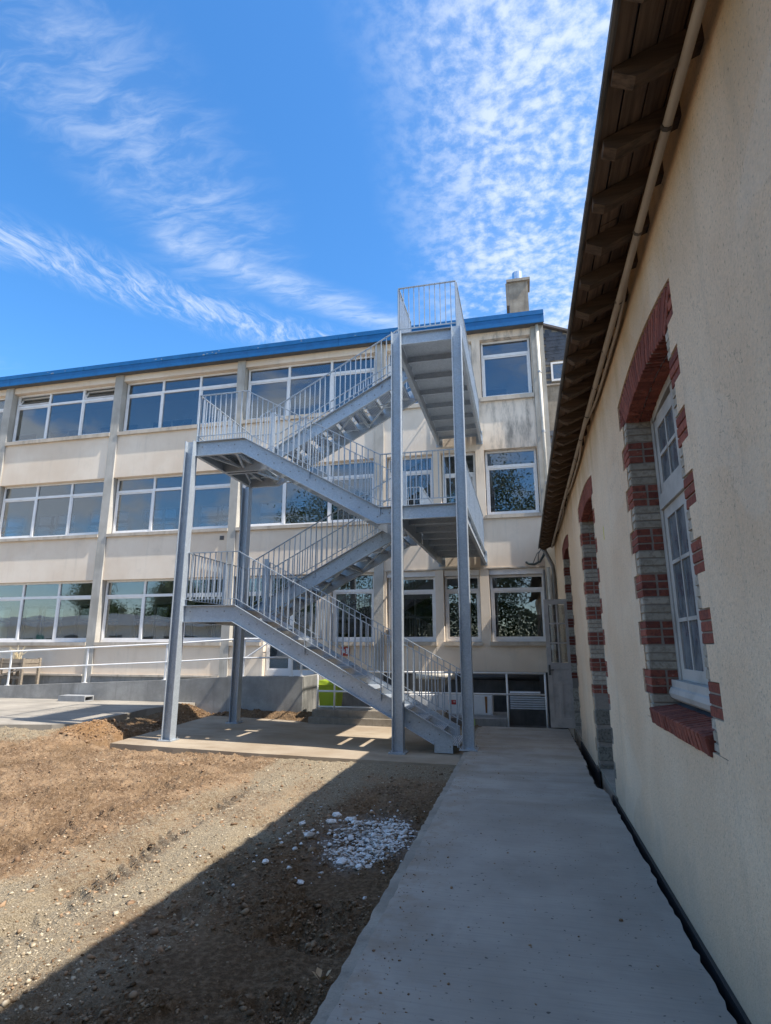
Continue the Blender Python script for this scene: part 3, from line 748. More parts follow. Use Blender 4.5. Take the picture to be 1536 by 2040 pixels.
for bi, (x0, x1) in enumerate(bays):
    for f in range(3):
        sz0, sz1 = SILL[f]; wz0, wz1 = WZ[f]
        if f == 0 and bi == 3:
            continue
        boxpart('window_sill', 'sill_concrete', x0, x1, 15.375, YW + .01, sz0, sz1)
        window(x0 + .03, x1 - .03, wz0, wz1, 3, TR[f], open_=((0, 2) if (bi == 1 and f == 2) else ()))
    boxpart('spandrel', 'render', x0, x1, YS, 15.74, 3.58, 4.93)
    boxpart('spandrel', 'render', x0, x1, YS, 15.74, 6.89, 8.31)
    boxpart('lintel', 'render', x0, x1, YS, 15.74, 10.25, 10.465)
    if bi < 3:
        boxpart('spandrel', 'render', x0, x1, YS, 15.74, 0.77, 1.595)
        boxpart('plinth_ledge', 'sill_concrete', x0, x1, 15.37, 15.74, 0.715, 0.77)
        boxpart('plinth', 'dark_concrete', x0, x1, 15.42, 15.74, -0.5, 0.715)
# ground floor of the entrance bay
x0, x1 = bays[3]
boxpart('spandrel', 'render', x0, -7.24, YS, 15.74, 0.77, 1.595)
boxpart('plinth', 'dark_concrete', x0, x1, 15.42, 15.74, -0.5, 0.765)
boxpart('window_sill', 'sill_concrete', x0, -7.24, 15.375, YW + .01, *SILL[0])
window(x0 + .03, -7.24, WZ[0][0], WZ[0][1], 1, TR[0])
boxpart('pier', 'render', -7.24, -7.16, YS - .003, 15.74, 0.77, 3.578)
boxpart('pier', 'render', -5.62, -5.22, YS - .003, 15.74, 0.77, 3.578)
boxpart('spandrel', 'render', -5.22, x1, YS, 15.74, 0.77, 1.595)
boxpart('window_sill', 'sill_concrete', -5.22, x1, 15.375, YW + .01, *SILL[0])
window(-5.19, x1 - .03, WZ[0][0], WZ[0][1], 1, TR[0])
d = window(-7.14, -5.64, 0.775, 3.56, 2, 3.0, name='entrance_door', bottom=0.16)
MB().box(-6.36, -6.34, 15.57, 15.60, 1.65, 1.95).build('handle', 'zinc', d)
# right-hand end bay with stair doors
XO = [(-3.60, -2.25), (-2.03, -1.06), (-0.82, 0.60)]
for a, b in ((-3.67, -3.60), (-2.25, -2.03), (-1.06, -0.82), (0.60, 0.63)):
    boxpart('pier', 'render', a, b, YS - .003, 15.74, 0.95, 10.465)
for i, (a, b) in enumerate(XO):
    boxpart('lintel', 'render', a, b, YS, 15.74, 10.25, 10.465)
    for f in range(3):
        fz = [0.77, 4.06, 7.41][f]
        if i == 1 and f:
            D = window(a + .02, b - .02, fz + .01, WZ[f][1], 1, fz + 2.22, name='stair_door', bottom=0.14)
            MB().box(b - .16, b - .13, YW - .05, YW, fz + .95, fz + 1.15).build('handle', 'zinc', D)
            boxpart('spandrel', 'render', a, b, YS, 15.74, WZ[f - 1][1] + .005, fz)
        else:
            if f: boxpart('spandrel', 'render', a, b, YS, 15.74, WZ[f - 1][1] + .005, SILL[f][0])
            boxpart('window_sill', 'sill_concrete', a - .03, b + .02, 15.375, YW + .01, *SILL[f])
            window(a + .02, b - .02, WZ[f][0], WZ[f][1] - (.16 if f == 0 else 0), 1, TR[f] - (.05 if f == 0 else 0))
            if f == 0:
                boxpart('shutter_box', 'pvc_white', a + .01, b - .01, 15.50, YW + .06, 3.425, 3.572)
boxpart('spandrel', 'render', -3.67, 0.63, YS, 15.74, 0.95, 1.595)
boxpart('plinth', 'shaded_concrete', -3.67, 0.63, 15.43, 15.74, -0.6, 0.947)
boxpart('cornice_strip', 'sill_concrete', -3.66, 0.62, 15.425, YS - .004, 3.578, 3.612)
# roof edge: blue sheet panels with butt joints, soffit, roof
xa = 1.0
while xa > -23:
    xb = xa - 3.02
    mb = MB().box(xb + .006, xa, 15.20, 15.235, 10.46, 10.70).box(xb + .006, xa, 15.185, 15.235, 10.70, 10.835).box(xb + .006, xa, 15.235, 15.75, 10.80, 10.835)
    mb.build('fascia_panel', 'blue_sheet', B); xa = xb
for k in range(46):   # flaking paint patches on the fascia
    px_ = random.choice([-15.5, -14.4, -11.2, -9.4, -7.4, -6.3, -5.2, -2.2]) + random.gauss(0, .35); pz = random.uniform(10.68, 10.80) ; w = random.uniform(.02, .07)
    yy = 15.1835 if pz > 10.72 else 15.1835
    pz = max(pz, 10.725)
    pts = [(px_ + w * math.cos(q) * random.uniform(.5, 1), pz + .6 * w * math.sin(q) * random.uniform(.4, 1)) for q in np.linspace(0, 5.6, 7)]
    if k % 3 == 0: MB().prism(pts, 'y', yy, yy + .0018).build('flaked_patch', 'flaked_grey', B)
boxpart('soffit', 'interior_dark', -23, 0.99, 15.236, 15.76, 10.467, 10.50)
boxpart('roof', 'roof_tile', -23, 0.985, 15.76, 24, 10.50, 10.79)
boxpart('side_wall', 'dark_concrete', 0.76, 0.965, 15.79, 24, -0.6, 10.49)
boxpart('back_wall', 'interior_dark', -23, 0.75, 22.0, 22.2, -0.6, 10.49)
for f in range(3):
    fz = [0.74, 4.07, 7.41][f]; cz = [3.84, 7.18, 10.44][f]
    boxpart('corridor_wall', 'interior_wall', -23, 0.75, 17.6, 17.7, fz, fz + 1.05)
    boxpart('corridor_wall', 'interior_wall', -23, 0.75, 17.6, 17.7, fz + 2.30, cz)
    for xx in np.arange(-22.6, 0.5, 2.25):
        boxpart('corridor_pier', 'interior_wall', xx, xx + .55, 17.6, 17.7, fz + 1.05, fz + 2.30)
        mb = MB(); a, b = xx + .55, xx + 2.25; lo, hi = fz + 1.05, fz + 2.30
        mb.box(a, a + .05, 17.63, 17.68, lo, hi).box(b - .05, b, 17.63, 17.68, lo, hi).box((a + b) / 2 - .03, (a + b) / 2 + .03, 17.63, 17.68, lo, hi).box(a, b, 17.625, 17.685, lo + .62, lo + .68).box(a, b, 17.625, 17.685, hi - .05, hi)
        W = mb.build('corridor_window', 'pvc_white', B); MB().box(a, b, 17.65, 17.658, lo, hi).build('pane', 'glass_inner', W)
    for xx in np.arange(-21.5, 0.5, 3.0): boxpart('ceiling_light', 'pvc_white', xx, xx + 1.2, 16.5, 16.65, cz - .07, cz - .001)
for z in (0.55, 3.88, 7.22): boxpart('floor_slab', 'floor_grey', -23, 0.75, 15.76, 22.0, z, z + .19)
for x in (-17.25, -8.33, -3.8): boxpart('partition', 'interior_wall', x - .06, x + .06, 17.71, 21.99, 0.75, 10.43)
for z in (3.84, 7.18, 10.44): boxpart('ceiling', 'interior_wall', -23, 0.75, 15.80, 17.72, z, z + .03)
# furniture silhouettes behind the glass: desks as tables
for (x, y, z) in ((-11.5, 17.4, 4.07), (-10.2, 17.9, 4.07), (-15.2, 17.2, 4.07), (-14.0, 17.6, 4.07), (-11.3, 17.6, 7.41), (-15.5, 17.5, 7.41)):
    pass
# chimney with flue
ch = MB().box(.10, .69, 17.0, 17.6, 10.80, 13.02).build('chimney', 'earthy_concrete', B)
MB().box(.03, .77, 16.93, 17.67, 13.02, 13.11).box(.0, .095, 17.0, 17.5, 12.22, 13.015).build('chimney_cap', 'earthy_concrete', ch)
MB().tube([(.40, 17.3, 13.11), (.40, 17.3, 13.52)], .175, 20).build('flue', 'shiny_steel', ch, smooth=False)
# drainpipe on the corner
dp = MB().tube([(.80, 15.33, 10.45), (.80, 15.33, 4.2)], .045, 10).build('drainpipe', 'pipe_cream', B, smooth=True)
for z in (9.0, 7.25, 5.8, 4.6): MB().tube([(.80, 15.33, z - .03), (.80, 15.33, z + .03)], .056, 10).build('pipe_collar', 'zinc', dp)
MB().box(-8.72, -8.59, 15.435, 15.449, 4.68, 4.80).build('air_vent', 'interior_dark', B)
# red hose-point sign under the window
sg = thing('fire_point_sign', (-4.72, 15.44, 1.36), 'small red fire point plate on the cream wall behind the lower stair flight', 'sign')
MB().box(-4.86, -4.62, 15.42, 15.447, 1.33, 1.56).build('plate', 'sign_red', sg)
MB().box(-4.83, -4.75, 15.4175, 15.4195, 1.40, 1.50).box(-4.72, -4.65, 15.4175, 15.4195, 1.37, 1.53).build('pictogram', 'sign_white', sg)

# neighbouring slate-hung house
S = thing('slate_house', (2.5, 16.5, 0), 'slate-hung gable house with small white window behind the drainpipe corner', 'house')
MB().prism([(0.975, -0.5), (6.5, -0.5), (6.5, 8.75), (0.975, 11.06)], 'y', 16.54, 22).build('wall', 'earthy_concrete', S)
MB().prism([(0.93, 11.10), (6.6, 8.73), (6.6, 8.80), (0.93, 11.17)], 'y', 16.42, 22.2).build('roof_edge', 'roof_tile', S)
SL = MB().box(-.5, .5, -.006, .006, -.5, .5).mesh('slate', 'slate')
r_ = 0; z = 5.6
while z < 11.0:
    for c in range(7 if z > 9.1 else 4):
        xx = 0.98 + .11 + .205 * c + (.1 if r_ % 2 else 0)
        if 7.62 < z < 9.16: continue
        if z > 11.0 - .42 * (xx - 1.0) - .03: continue
        if 9.15 < z < 9.86 and 1.10 < xx < 1.98: continue
        inst(SL, 'slate', (xx, 16.525 + random.uniform(-.004, .004), z), S, (.197, 1, .155), (R(-3.5) + random.uniform(-.01, .01), random.uniform(-.012, .012), 0))
    z += .112; r_ += 1
boxpart('sill_band', 'sill_concrete', .975, 3, 16.49, 16.54, 9.10, 9.15, S)
W = window(1.19, 1.90, 9.22, 9.82, 1, None, y=16.47, parent=S, bottom=.06)

# ================================================================== ANNEX (right)
WX = 0.88
A = thing('annex_building', (3.0, 6.0, 0), 'long rough-cast beige annex with red brick window surrounds and dark timber eaves', 'building')
PITCH = 0.0585
class Opening: pass
ops = []
for (y0, y1, zb) in ((3.33, 4.72, 1.2), (7.22, 8.63, 0.0), (11.1, 12.49, 0.0)):
    o = Opening(); o.y0, o.y1, o.zb = y0, y1, zb; ops.append(o)
ZS = 3.36                                  # springing
def arch_in(o, y): t = (y - (o.y0 + o.y1) / 2) / ((o.y1 - o.y0) / 2); return ZS + .08 * (1 - t * t)
def arch_out(o, y): t = (y - (o.y0 + o.y1) / 2) / ((o.y1 - o.y0 + .46) / 2); return ZS + .222 + .085 * (1 - t * t)
QW, QR = 0.10, 0.225
def courses(o):
    z = ZS; k = 0
    while z > o.zb + .03 or (o.zb == 1.2 and z > 1.1):
        g = k // 3; yield k, g % 2, max(z - PITCH, o.zb if o.zb < 1 else 1.09), z     # kind 0 pale, 1 red
        z -= PITCH; k += 1
TOPZ = 4.5
wl = MB()
def wq(y0, y1, z0, z1): # wall skin with thickness of stucco 15 mm
    wl.box(WX, 1.0, y0, y1, z0, z1)
edges = [-8.0]
for o in ops: edges += [o.y0 - .23, o.y1 + .23]
edges.append(15.28)
for i in range(0, len(edges), 2): wq(edges[i], edges[i + 1], -.45, TOPZ)
for o in ops:
    a, b = o.y0 - .23, o.y1 + .23
    if o.zb > 1: wq(a, b, -.45, 1.085)
    else: wl.box(WX + .02, 1.4, a, b, -.45, -.02)
    # teeth beside the quoins
    lo = 1.085 if o.zb > 1 else -.02
    for k, red, z0, z1 in courses(o):
        q = QR if red else QW
        if .23 - q > .01:
            wq(a, o.y0 - q + random.uniform(-.006, .006), z0, z1); wq(o.y1 + q + random.uniform(-.006, .006), b, z0, z1)
    # over the arch
    N = 26
    for j in range(N):
        ya, yb = a + (b - a) * j / N, a + (b - a) * (j + 1) / N
        za, zb_ = arch_out(o, ya), arch_out(o, yb)
        wl.add([(WX, ya, za), (WX, yb, zb_), (WX, yb, TOPZ), (WX, ya, TOPZ), (1.0, ya, za), (1.0, yb, zb_), (1.0, yb, TOPZ), (1.0, ya, TOPZ)], BOXF)
wall = wl.build('wall', 'roughcast', A)
# inner wall core (keeps daylight out), mortar beds
core = MB()
for i in range(0, len(edges), 2): core.box(1.001, 1.40, edges[i] + (0 if i == 0 else -.16), edges[i + 1] + (.16 if i < len(edges) - 2 else 0), -.45, TOPZ)
for o in ops: core.box(1.101, 1.40, o.y0 - .1, o.y1 + .1, ZS + .14, TOPZ)
core.box(1.101, 1.40, ops[0].y0 - .1, ops[0].y1 + .1, -.45, 1.12)
core.box(1.001, 9.0, 15.0, 15.27, -.45, TOPZ).box(8.7, 9.0, -8, 15, -.45, TOPZ).box(1.4, 9, -8, 15.2, -.02, .02).box(1.0, 9.0, -8.3, -8.0, -.45, TOPZ)
core.build('inner_wall', 'interior_dark', A)
for oi, o in enumerate(ops):
    mo = MB(); off = .0075
    lo = 1.09 if o.zb > 1 else 0
    mo.box(.888 + off, 1.12, o.y0 - .228, o.y0 - off, lo, ZS + .215).box(.888 + off, 1.12, o.y1 + off, o.y1 + .228, lo, ZS + .215)
    N = 20
    for j in range(N):
        ya = o.y0 - .2 + (o.y1 - o.y0 + .4) * j / N; yb = o.y0 - .2 + (o.y1 - o.y0 + .4) * (j + 1) / N
        c = lambda y: arch_in(o, min(max(y, o.y0), o.y1)) + .008
        d_ = lambda y: arch_out(o, y) - .012
        mo.add([(.888 + off, ya, c(ya)), (.888 + off, yb, c(yb)), (.888 + off, yb, d_(yb)), (.888 + off, ya, d_(ya)), (1.12, ya, c(ya)), (1.12, yb, c(yb)), (1.12, yb, d_(yb)), (1.12, ya, d_(ya))], BOXF)
    mo.build('mortar_bed', 'mortar', A)
    individual = oi < 2
    small = MB(); smallp = MB()
    def put(kind, cx_, cy_, cz_, sx_, sy_, sz_, rot=(0, 0, 0)):
        if individual:
            ms = [PALE, RED, STONE][kind]
            inst(random.choice(ms), ['brick', 'brick', 'stone'][kind], (cx_ + random.uniform(-.0015, .0015), cy_ + random.uniform(-.0015, .0015), cz_), A, (sx_, sy_, sz_), (rot[0] + random.choice((0, math.pi)), rot[1], rot[2] + random.uniform(-.006, .006)))
        else:
            b0 = MB().box(-sx_ / 2, sx_ / 2, -sy_ / 2, sy_ / 2, -sz_ / 2, sz_ / 2)
            M4 = Matrix.Translation((cx_, cy_, cz_)) @ Matrix.Rotation(rot[0], 4, 'X')
            (small if kind == 1 else smallp).add([tuple(M4 @ Vector(p)) for p in b0.v], b0.f)
    dep = .222
    for k, red, z0, z1 in courses(o):
        if z1 - z0 < .02: continue
        h = (z1 - z0) - .009; zc_ = (z0 + z1) / 2
        stone_zone = o.zb < 1 and z1 < 1.02
        for sgn, ye in ((-1, o.y0), (1, o.y1)):
            if stone_zone and k % 4: continue
            if stone_zone:
                put(2, .888 + dep / 2, ye + sgn * .07, z0 - .055 + random.uniform(-.01, .01), dep, .14, .20 + random.uniform(-.03, .01)); continue
            q = QR if red else QW
            if red:   # header pair in the reveal
                w2 = (dep - .009) / 2
                if sgn > 0 or True:
                    put(1, .888 + w2 / 2, ye + sgn * q / 2, zc_, w2, q - .006, h)
                    put(1, .888 + w2 * 1.5 + .009, ye + sgn * q / 2, zc_, w2, q - .006, h)
            else:
                put(0, .888 + dep / 2, ye + sgn * q / 2, zc_, dep, q - .004, h)
    for r3 in range(3):
        qa = .055 + .062 * r3
        for sgn, ye in ((-1, o.y0), (1, o.y1)):
            put(1, .888 + .0535, ye + sgn * (qa + .224) / 2, ZS + .066 * r3 + .036, .107, .224 - qa, .054)
    # arch voussoirs, two rings deep
    n = 26
    for j in range(n):
        t = (j + .5) / n; yi = o.y0 + (o.y1 - o.y0) * t; yo = o.y0 - .215 + (o.y1 - o.y0 + .43) * t
        zi, zo = arch_in(o, yi), arch_out(o, yo) - .004
        L = math.hypot(yo - yi, zo - zi); ang = math.atan2(-(yo - yi), zo - zi)
        for xx, ww in ((.888 + .0535, .107), (.888 + .1665, .107)):
            put(1, xx, (yi + yo) / 2, (zi + zo) / 2, ww, (o.y1 - o.y0) / n * 1.13 - .009, L, (ang, 0, 0))
    if o.zb > 1:
        n = 19
        for j in range(n):
            yc = o.y0 + .005 + (o.y1 - o.y0) * (j + .5) / n
            put(1, .955, yc, 1.125, .19, (o.y1 - o.y0) / n - .011, .105, (0, R(-10), 0))
        MB().box(.90, 1.11, o.y0, o.y1, 1.02, 1.115).build('mortar_bed', 'mortar', A)
        sl = MB(); 
        for j in range(9): sl.box(1.03 + .001 * j, 1.095, o.y0 + .003, o.y1 - .003, 1.155 + .004 * j, 1.158 + .004 * j)
        MB().prism([(1.02, 1.14), (1.10, 1.14), (1.10, 1.215), (1.02, 1.175)], 'y', o.y0 + .004, o.y1 - .004).build('window_sill', 'slate', A)
    else:
        MB().box(.895, 1.12, o.y0 - .02, o.y1 + .02, -.02, .012).build('threshold', 'earthy_concrete', A)
    if not individual:
        if small.v: tag(small.build('brick', 'brick_red', A), kind='stuff')
        if smallp.v: tag(smallp.build('brick', 'brick_pale', A), kind='stuff')
# old timber window: two leaves, fixed light above
o = ops[0]; xf = 1.075
fw = MB(); ym = (o.y0 + o.y1) / 2
za = 2.66
fw.box(xf, xf + .07, o.y1 - .075, o.y1 - .002, 1.30, arch_in(o, o.y1 - .03)).box(xf, xf + .07, o.y0 + .002, o.y0 + .055, 1.30, arch_in(o, o.y0 + .03))
N = 12
for j in range(N):
    ya = o.y0 + .055 + (o.y1 - o.y0 - .11) * j / N; yb = o.y0 + .055 + (o.y1 - o.y0 - .11) * (j + 1) / N
    c0, c1 = arch_in(o, ya) - .004, arch_in(o, yb) - .004
    fw.add([(xf, ya, c0 - .06), (xf, yb, c1 - .06), (xf, yb, c1), (xf, ya, c0), (xf + .07, ya, c0 - .06), (xf + .07, yb, c1 - .06), (xf + .07, yb, c1), (xf + .07, ya, c0)], BOXF)
fw.box(xf - .012, xf + .07, o.y0 + .055, o.y1 - .055, za - .055, za + .055)
win = fw.build('window', 'old_white_paint', A)
MB().tube([(xf - .02, o.y0 + .01, 1.27), (xf - .02, o.y1 - .01, 1.27)], .055, 10).box(xf - .05, xf + .07, o.y0 + .004, o.y1 - .004, 1.31, 1.36).build('weather_bar', 'old_white_paint', win)
for (ya, yb) in ((o.y0 + .057, ym - .003), (ym + .003, o.y1 - .077)):
    for (lo, hi, nz) in ((1.362, za - .057, 3), (za + .057, None, 2)):
        s = MB(); e = .078
        top = (lambda y: arch_in(o, y) - .066) if hi is None else (lambda y: hi)
        s.box(xf + .01, xf + .05, ya, ya + e, lo, top(ya)).box(xf + .01, xf + .05, yb - e, yb, lo, top(yb))
        s.box(xf + .01, xf + .05, ya + e, yb - e, lo, lo + e)
        zt = min(top(ya), top(yb)); s.box(xf + .01, xf + .05, ya + e, yb - e, zt - e, zt + (0.02 if hi is None else 0))
        s.build('casement', 'old_white_paint', win)
        g = MB(); mid = (ya + yb) / 2
        g.box(xf + .012, xf + .045, mid - .013, mid + .013, lo + e, zt - e)
        for i in range(1, nz):
            zz = lo + (zt - lo) * i / nz; g.box(xf + .008, xf + .042, ya + e, mid - .0135, zz - .013, zz + .013).box(xf + .008, xf + .042, mid + .0135, yb - e, zz - .013, zz + .013)
        g.build('glazing_bar', 'old_white_paint', win)
        for (p0, p1) in ((ya + e, mid - .012), (mid + .012, yb - e)):
            for i in range(nz): MB().box(xf + .022, xf + .027, p0, p1, lo + (zt - lo) * i / nz + .005, lo + (zt - lo) * (i + 1) / nz - .005).build('pane', 'dusty_glass', win)
# doors set back in the other two openings
o = ops[1]
dd = MB().box(1.085, 1.13, o.y0 + .002, o.y1 - .002, .015, 2.5).build('door', 'door_paint', A)
mb = MB().box(1.078, 1.12, o.y0 + .003, o.y1 - .003, 2.5, 2.56)
for y in np.linspace(o.y0, o.y1, 5): mb.box(1.08, 1.12, y - .02, y + .02, 2.56, ZS - .01)
mb.build('fanlight_frame', 'old_white_paint', dd); MB().box(1.105, 1.11, o.y0, o.y1, 2.56, ZS + .07).build('pane', 'dusty_glass', dd)
# the far opening has its glazed door leaf folded out across the path
o = ops[2]
lf = MB(); y0_, y1_ = 12.50, 12.545; xl, xr = .43, .905; H = 2.53
lf.box(xl, xl + .085, y0_, y1_, .02, H).box(xr - .07, xr, y0_, y1_, .02, H).box(xl + .085, xr - .07, y0_, y1_, H - .10, H).box(xl + .085, xr - .07, y0_, y1_, .02, .20).box(xl + .085, xr - .07, y0_, y1_, 1.14, 1.26).box(xl + .085, xr - .07, y0_, y1_, .84, .92)
lf.box(.64, .70, y0_, y1_, .20, .84)
door = lf.build('door', 'door_paint', A)
for (a, b, lo, hi) in ((xl + .085, .64, .20, .84), (.70, xr - .07, .20, .84), (xl + .085, xr - .07, .92, 1.14)): MB().box(a + .001, b - .001, y0_ + .014, y1_ - .012, lo + .001, hi - .001).build('door_panel', 'door_paint', door)
gb = MB(); mid = (xl + .085 + xr - .07) / 2
gb.box(mid - .014, mid + .014, y0_ + .006, y1_ - .006, 1.26, H - .10)
for i in (1, 2): zz = 1.26 + (H - .10 - 1.26) * i / 3; gb.box(xl + .085, mid - .0145, y0_ + .006, y1_ - .006, zz - .014, zz + .014).box(mid + .0145, xr - .07, y0_ + .006, y1_ - .006, zz - .014, zz + .014)
gb.build('glazing_bar', 'door_paint', door)
for i in range(3):
    for (a, b) in ((xl + .085, mid - .014), (mid + .014, xr - .07)):
        zz = 1.26 + (H - .10 - 1.26) * i / 3; MB().box(a, b, 12.52, 12.524, zz + .014, zz + (H - 1.36) / 3 - .014).build('pane', 'glass', door)
MB().box(xl + .02, xl + .06, y0_ - .012, y0_ - .001, 1.02, 1.22).tube([(xl + .04, y0_ - .03, 1.12), (xl + .12, y0_ - .035, 1.12)], .009, 6).build('handle', 'old_zinc', door)
MB().box(.858, .8785, -6, 7.30, -.45, -.004).box(.858, .8785, 8.55, 11.05, -.45, -.004).build('gap_shade_strip', 'pipe_black', A)  # black strip added so the gap at the wall foot reads as deep shade
# yellow survey mark
MB().box(.8775, .8792, 6.36, 6.40, 2.69, 2.83).build('paint_mark', 'yellow_paint', A)
# long scratches on the roughcast
# eaves: rafters, soffit boards, roof
def ez(x): return 4.235 + 0.43 * (x - .88)         # underside of the roof boards
sag = lambda y: -.012 * math.sin(y * .55) - .0006 * (y - 2) ** 2 * .3
def rafter_mesh(seed):
    r = random.Random(seed); hb = .10
    v = []
    prof = [(-.42, 0), (.55, 0.43 * .97), (.55, .43 * .97 - hb * 1.05), (-.34, -.34 * .43 + .42 * .43 - hb * 1.05), (-.42, -.055)]
    prof = [(x, (x + .42) * .43) for x in (-.42, .55)] + [(.55, (.97) * .43 - hb), (-.35 + r.uniform(-.02, .02), .07 * .43 - hb), (-.42, -.035 + r.uniform(-.015, .01))]
    mb = MB().prism(prof, 'y', -.038 + r.uniform(-.004, .004), .038 + r.uniform(-.004, .004))
    return mb.mesh('rafter', 'rafter_wood')
RM = [rafter_mesh(i) for i in range(5)]
y = -1.2
while y < 15.1:
    x0 = .88 - .42 + .052
    inst(random.choice(RM), 'rafter', (.88 + .045 + random.uniform(-.012, .012), y, ez(.88 - .375) + sag(y)), A, (1, random.uniform(.9, 1.15), 1), (0, random.uniform(-.01, .01), random.uniform(-.02, .02)))
    y += .377 + random.uniform(-.015, .015)
# boards run along the eave above the rafters
xbs = [.500, .585, .70, .815, .93, 1.05, 1.17]
for xi in range(len(xbs) - 1):
    ys_ = -2.0; 
    while ys_ < 15.2:
        ln = min(random.uniform(2.2, 3.6), 15.22 - ys_)
        xa_, xb_ = xbs[xi], xbs[xi + 1] - random.uniform(.006, .014)
        dz = random.uniform(0, .006)
        f0, f1 = sag(ys_), sag(ys_ + ln)
        v = []
        for (yy, s_) in ((ys_ + .004, f0), (ys_ + ln - .004, f1)):
            for (xx, zz) in ((xa_, 0), (xb_, 0), (xb_, .022), (xa_, .022)): v.append((xx, yy, ez(xx) + zz + s_ + dz))
        MB().add(v, [(0, 1, 2, 3), (7, 6, 5, 4), (0, 4, 5, 1), (1, 5, 6, 2), (2, 6, 7, 3), (3, 7, 4, 0)]).build('soffit_plank', 'soffit_wood', A)
        ys_ += ln
        if ln < .3: break
# slates over the boards + zinc drip edge
mb = MB(); ys2 = np.linspace(-3, 15.24, 30)
for a, b in zip(ys2[:-1], ys2[1:]):
    v = []
    for yy in (a, b):
        for (xx, zz) in ((.482, .03), (4.9, .03), (4.9, .07), (.482, .07)): v.append((xx, yy, ez(xx) + zz + sag(yy)))
    mb.add(v, [(0, 1, 2, 3), (7, 6, 5, 4), (0, 4, 5, 1), (1, 5, 6, 2), (2, 6, 7, 3), (3, 7, 4, 0)])
mb.add([(4.9, -3, ez(4.9) + .07), (9.4, -3, ez(.4)), (9.4, 15.24, ez(.4)), (4.9, 15.24, ez(4.9) + .07)], [(0, 1, 2, 3)])
mb.build('roof', 'roof_tile', A)
ys_ = -3.0
while ys_ < 15.2:
    ln = min(2.0, 15.24 - ys_); s0, s1 = sag(ys_), sag(ys_ + ln); jx = random.uniform(-.003, .003)
    MB().tube([(.484 + jx, ys_ + .004, ez(.484) + .022 + s0), (.484 + jx, ys_ + ln + .02, ez(.484) + .022 + s1)], .017, 8).build('drip_edge', 'old_zinc', A); ys_ += ln
# gable end of the annex roof void
MB().prism([(1.0, 4.2), (9.0, 4.2), (4.9, ez(4.9))], 'y', 15.0, 15.2).build('gable_wall', 'roughcast', A)
# rain pipe and old pipes in the corner
MB().tube([(.58, 15.22, 4.03), (.64, 15.20, 3.95), (.80, 15.17, 3.58), (.82, 15.17, 3.40), (.82, 15.17, .6)], .05, 10).build('rain_pipe', 'pipe_grey', A, smooth=True)
c1 = thing('corner_pipe', (.70, 15.30, 0), 'cream waste pipe standing in the corner behind the folded door leaf', 'pipe')
MB().tube([(.70, 15.30, 3.55), (.70, 15.30, .15)], .05, 10).build('pipe', 'pipe_cream', c1, smooth=True); MB().tube([(.70, 15.30, 1.5), (.70, 15.30, 1.62)], .062, 10).build('collar', 'pvc_white', c1)
c2 = thing('thin_corner_pipe', (.585, 15.33, 0), 'thin grey pipe left of the cream waste pipe in the corner', 'pipe')
MB().tube([(.585, 15.33, 3.5), (.585, 15.33, .2)], .028, 8).build('pipe', 'pipe_grey', c2, smooth=True)

# conduits tied under the rafters
def conduit(xo, zo, rad, w):
    pts = []
    for y in np.arange(-1.0, 15.15, .25):
        pts.append((.80 + xo + w * math.sin(y * .9 + xo * 50) * .3, y, ez(.80) - .112 - rad + zo + sag(y) - w * abs(math.sin(y * .8 + 1))))
    return pts
cb = thing('cable_conduit', (.80, 2, 4.0), 'beige conduit strapped under the rafters along the annex eave', 'conduit')
MB().tube(conduit(0, 0, .024, .006), .024, 8).build('conduit', 'conduit_plastic', cb, smooth=True)
for y in np.arange(2.55, 15, .75): MB().tube([(.80, y - .012, ez(.8) - .136 + sag(y)), (.80, y + .012, ez(.8) - .136 + sag(y))], .029, 8).build('clip', 'old_zinc', cb)
cc = thing('loose_cable', (.85, 4, 4.0), 'thinner cable sagging beside the beige conduit along the annex eave', 'cable')
pts = [(.845 - .035 * sstep(np.array(abs((y % 3.4) - 1.7)), .6, 1.6).item(), y, ez(.83) - .14 - .035 * (1 - ((y % 3.4 - 1.7) / 1.7) ** 2)) for y in np.arange(3.2, 15.1, .2)]
MB().tube(pts, .013, 6).build('cable', 'conduit_plastic', cc, smooth=True)
cd = thing('cable_bundle', (.3, 15.3, 3.65), 'dark cable bundle looping from the facade to the annex eave end', 'cable')
MB().tube([(.16, 15.44, 3.72), (.22, 15.34, 3.66), (.36, 15.3, 3.64), (.50, 15.28, 3.70), (.60, 15.26, 3.86), (.66, 15.24, 4.02)], .030, 8).build('cable', 'cable_dark', cd, smooth=True)
MB().tube([(.45, 15.32, 3.66), (.47, 15.30, 3.90), (.55, 15.28, 4.05)], .010, 6).tube([(.30, 15.33, 3.62), (.44, 15.31, 3.92), (.6, 15.26, 4.06)], .008, 6).build('cable', 'cable_dark', cd, smooth=True)

# ================================================================== RAMP, AREA WAY
def topz(x): return np.interp(x, [-26, -14.2, -9.07, -7.1, -5.29], [.02, .515, .73, .84, .865])
pl = [(x, float(topz(x))) for x in (-26, -14.2, -11.6, -9.07, -7.1, -5.29)]
ramp = MB().prism(pl + [(-5.29, -.5), (-26, -.5)], 'y', 13.75, 13.92)
ramp.prism([(-26, -.06), (-14.2, .42), (-9.07, .66), (-7.3, .765), (-5.44, .765), (-5.44, -.5), (-26, -.5)], 'y', 13.921, 15.365)
ramp.box(-5.439, -5.29, 13.921, 15.365, -.5, .865)
R0 = ramp.build('entrance_ramp', 'ramp_concrete'); tag(R0, kind='structure')
rb = MB()
for yy in np.arange(13.78, 15.3, .085): rb.box(-5.2895, -5.268, yy, yy + .05, -.3, .855)
rb.build('shuttering_rib', 'ramp_concrete', R0)
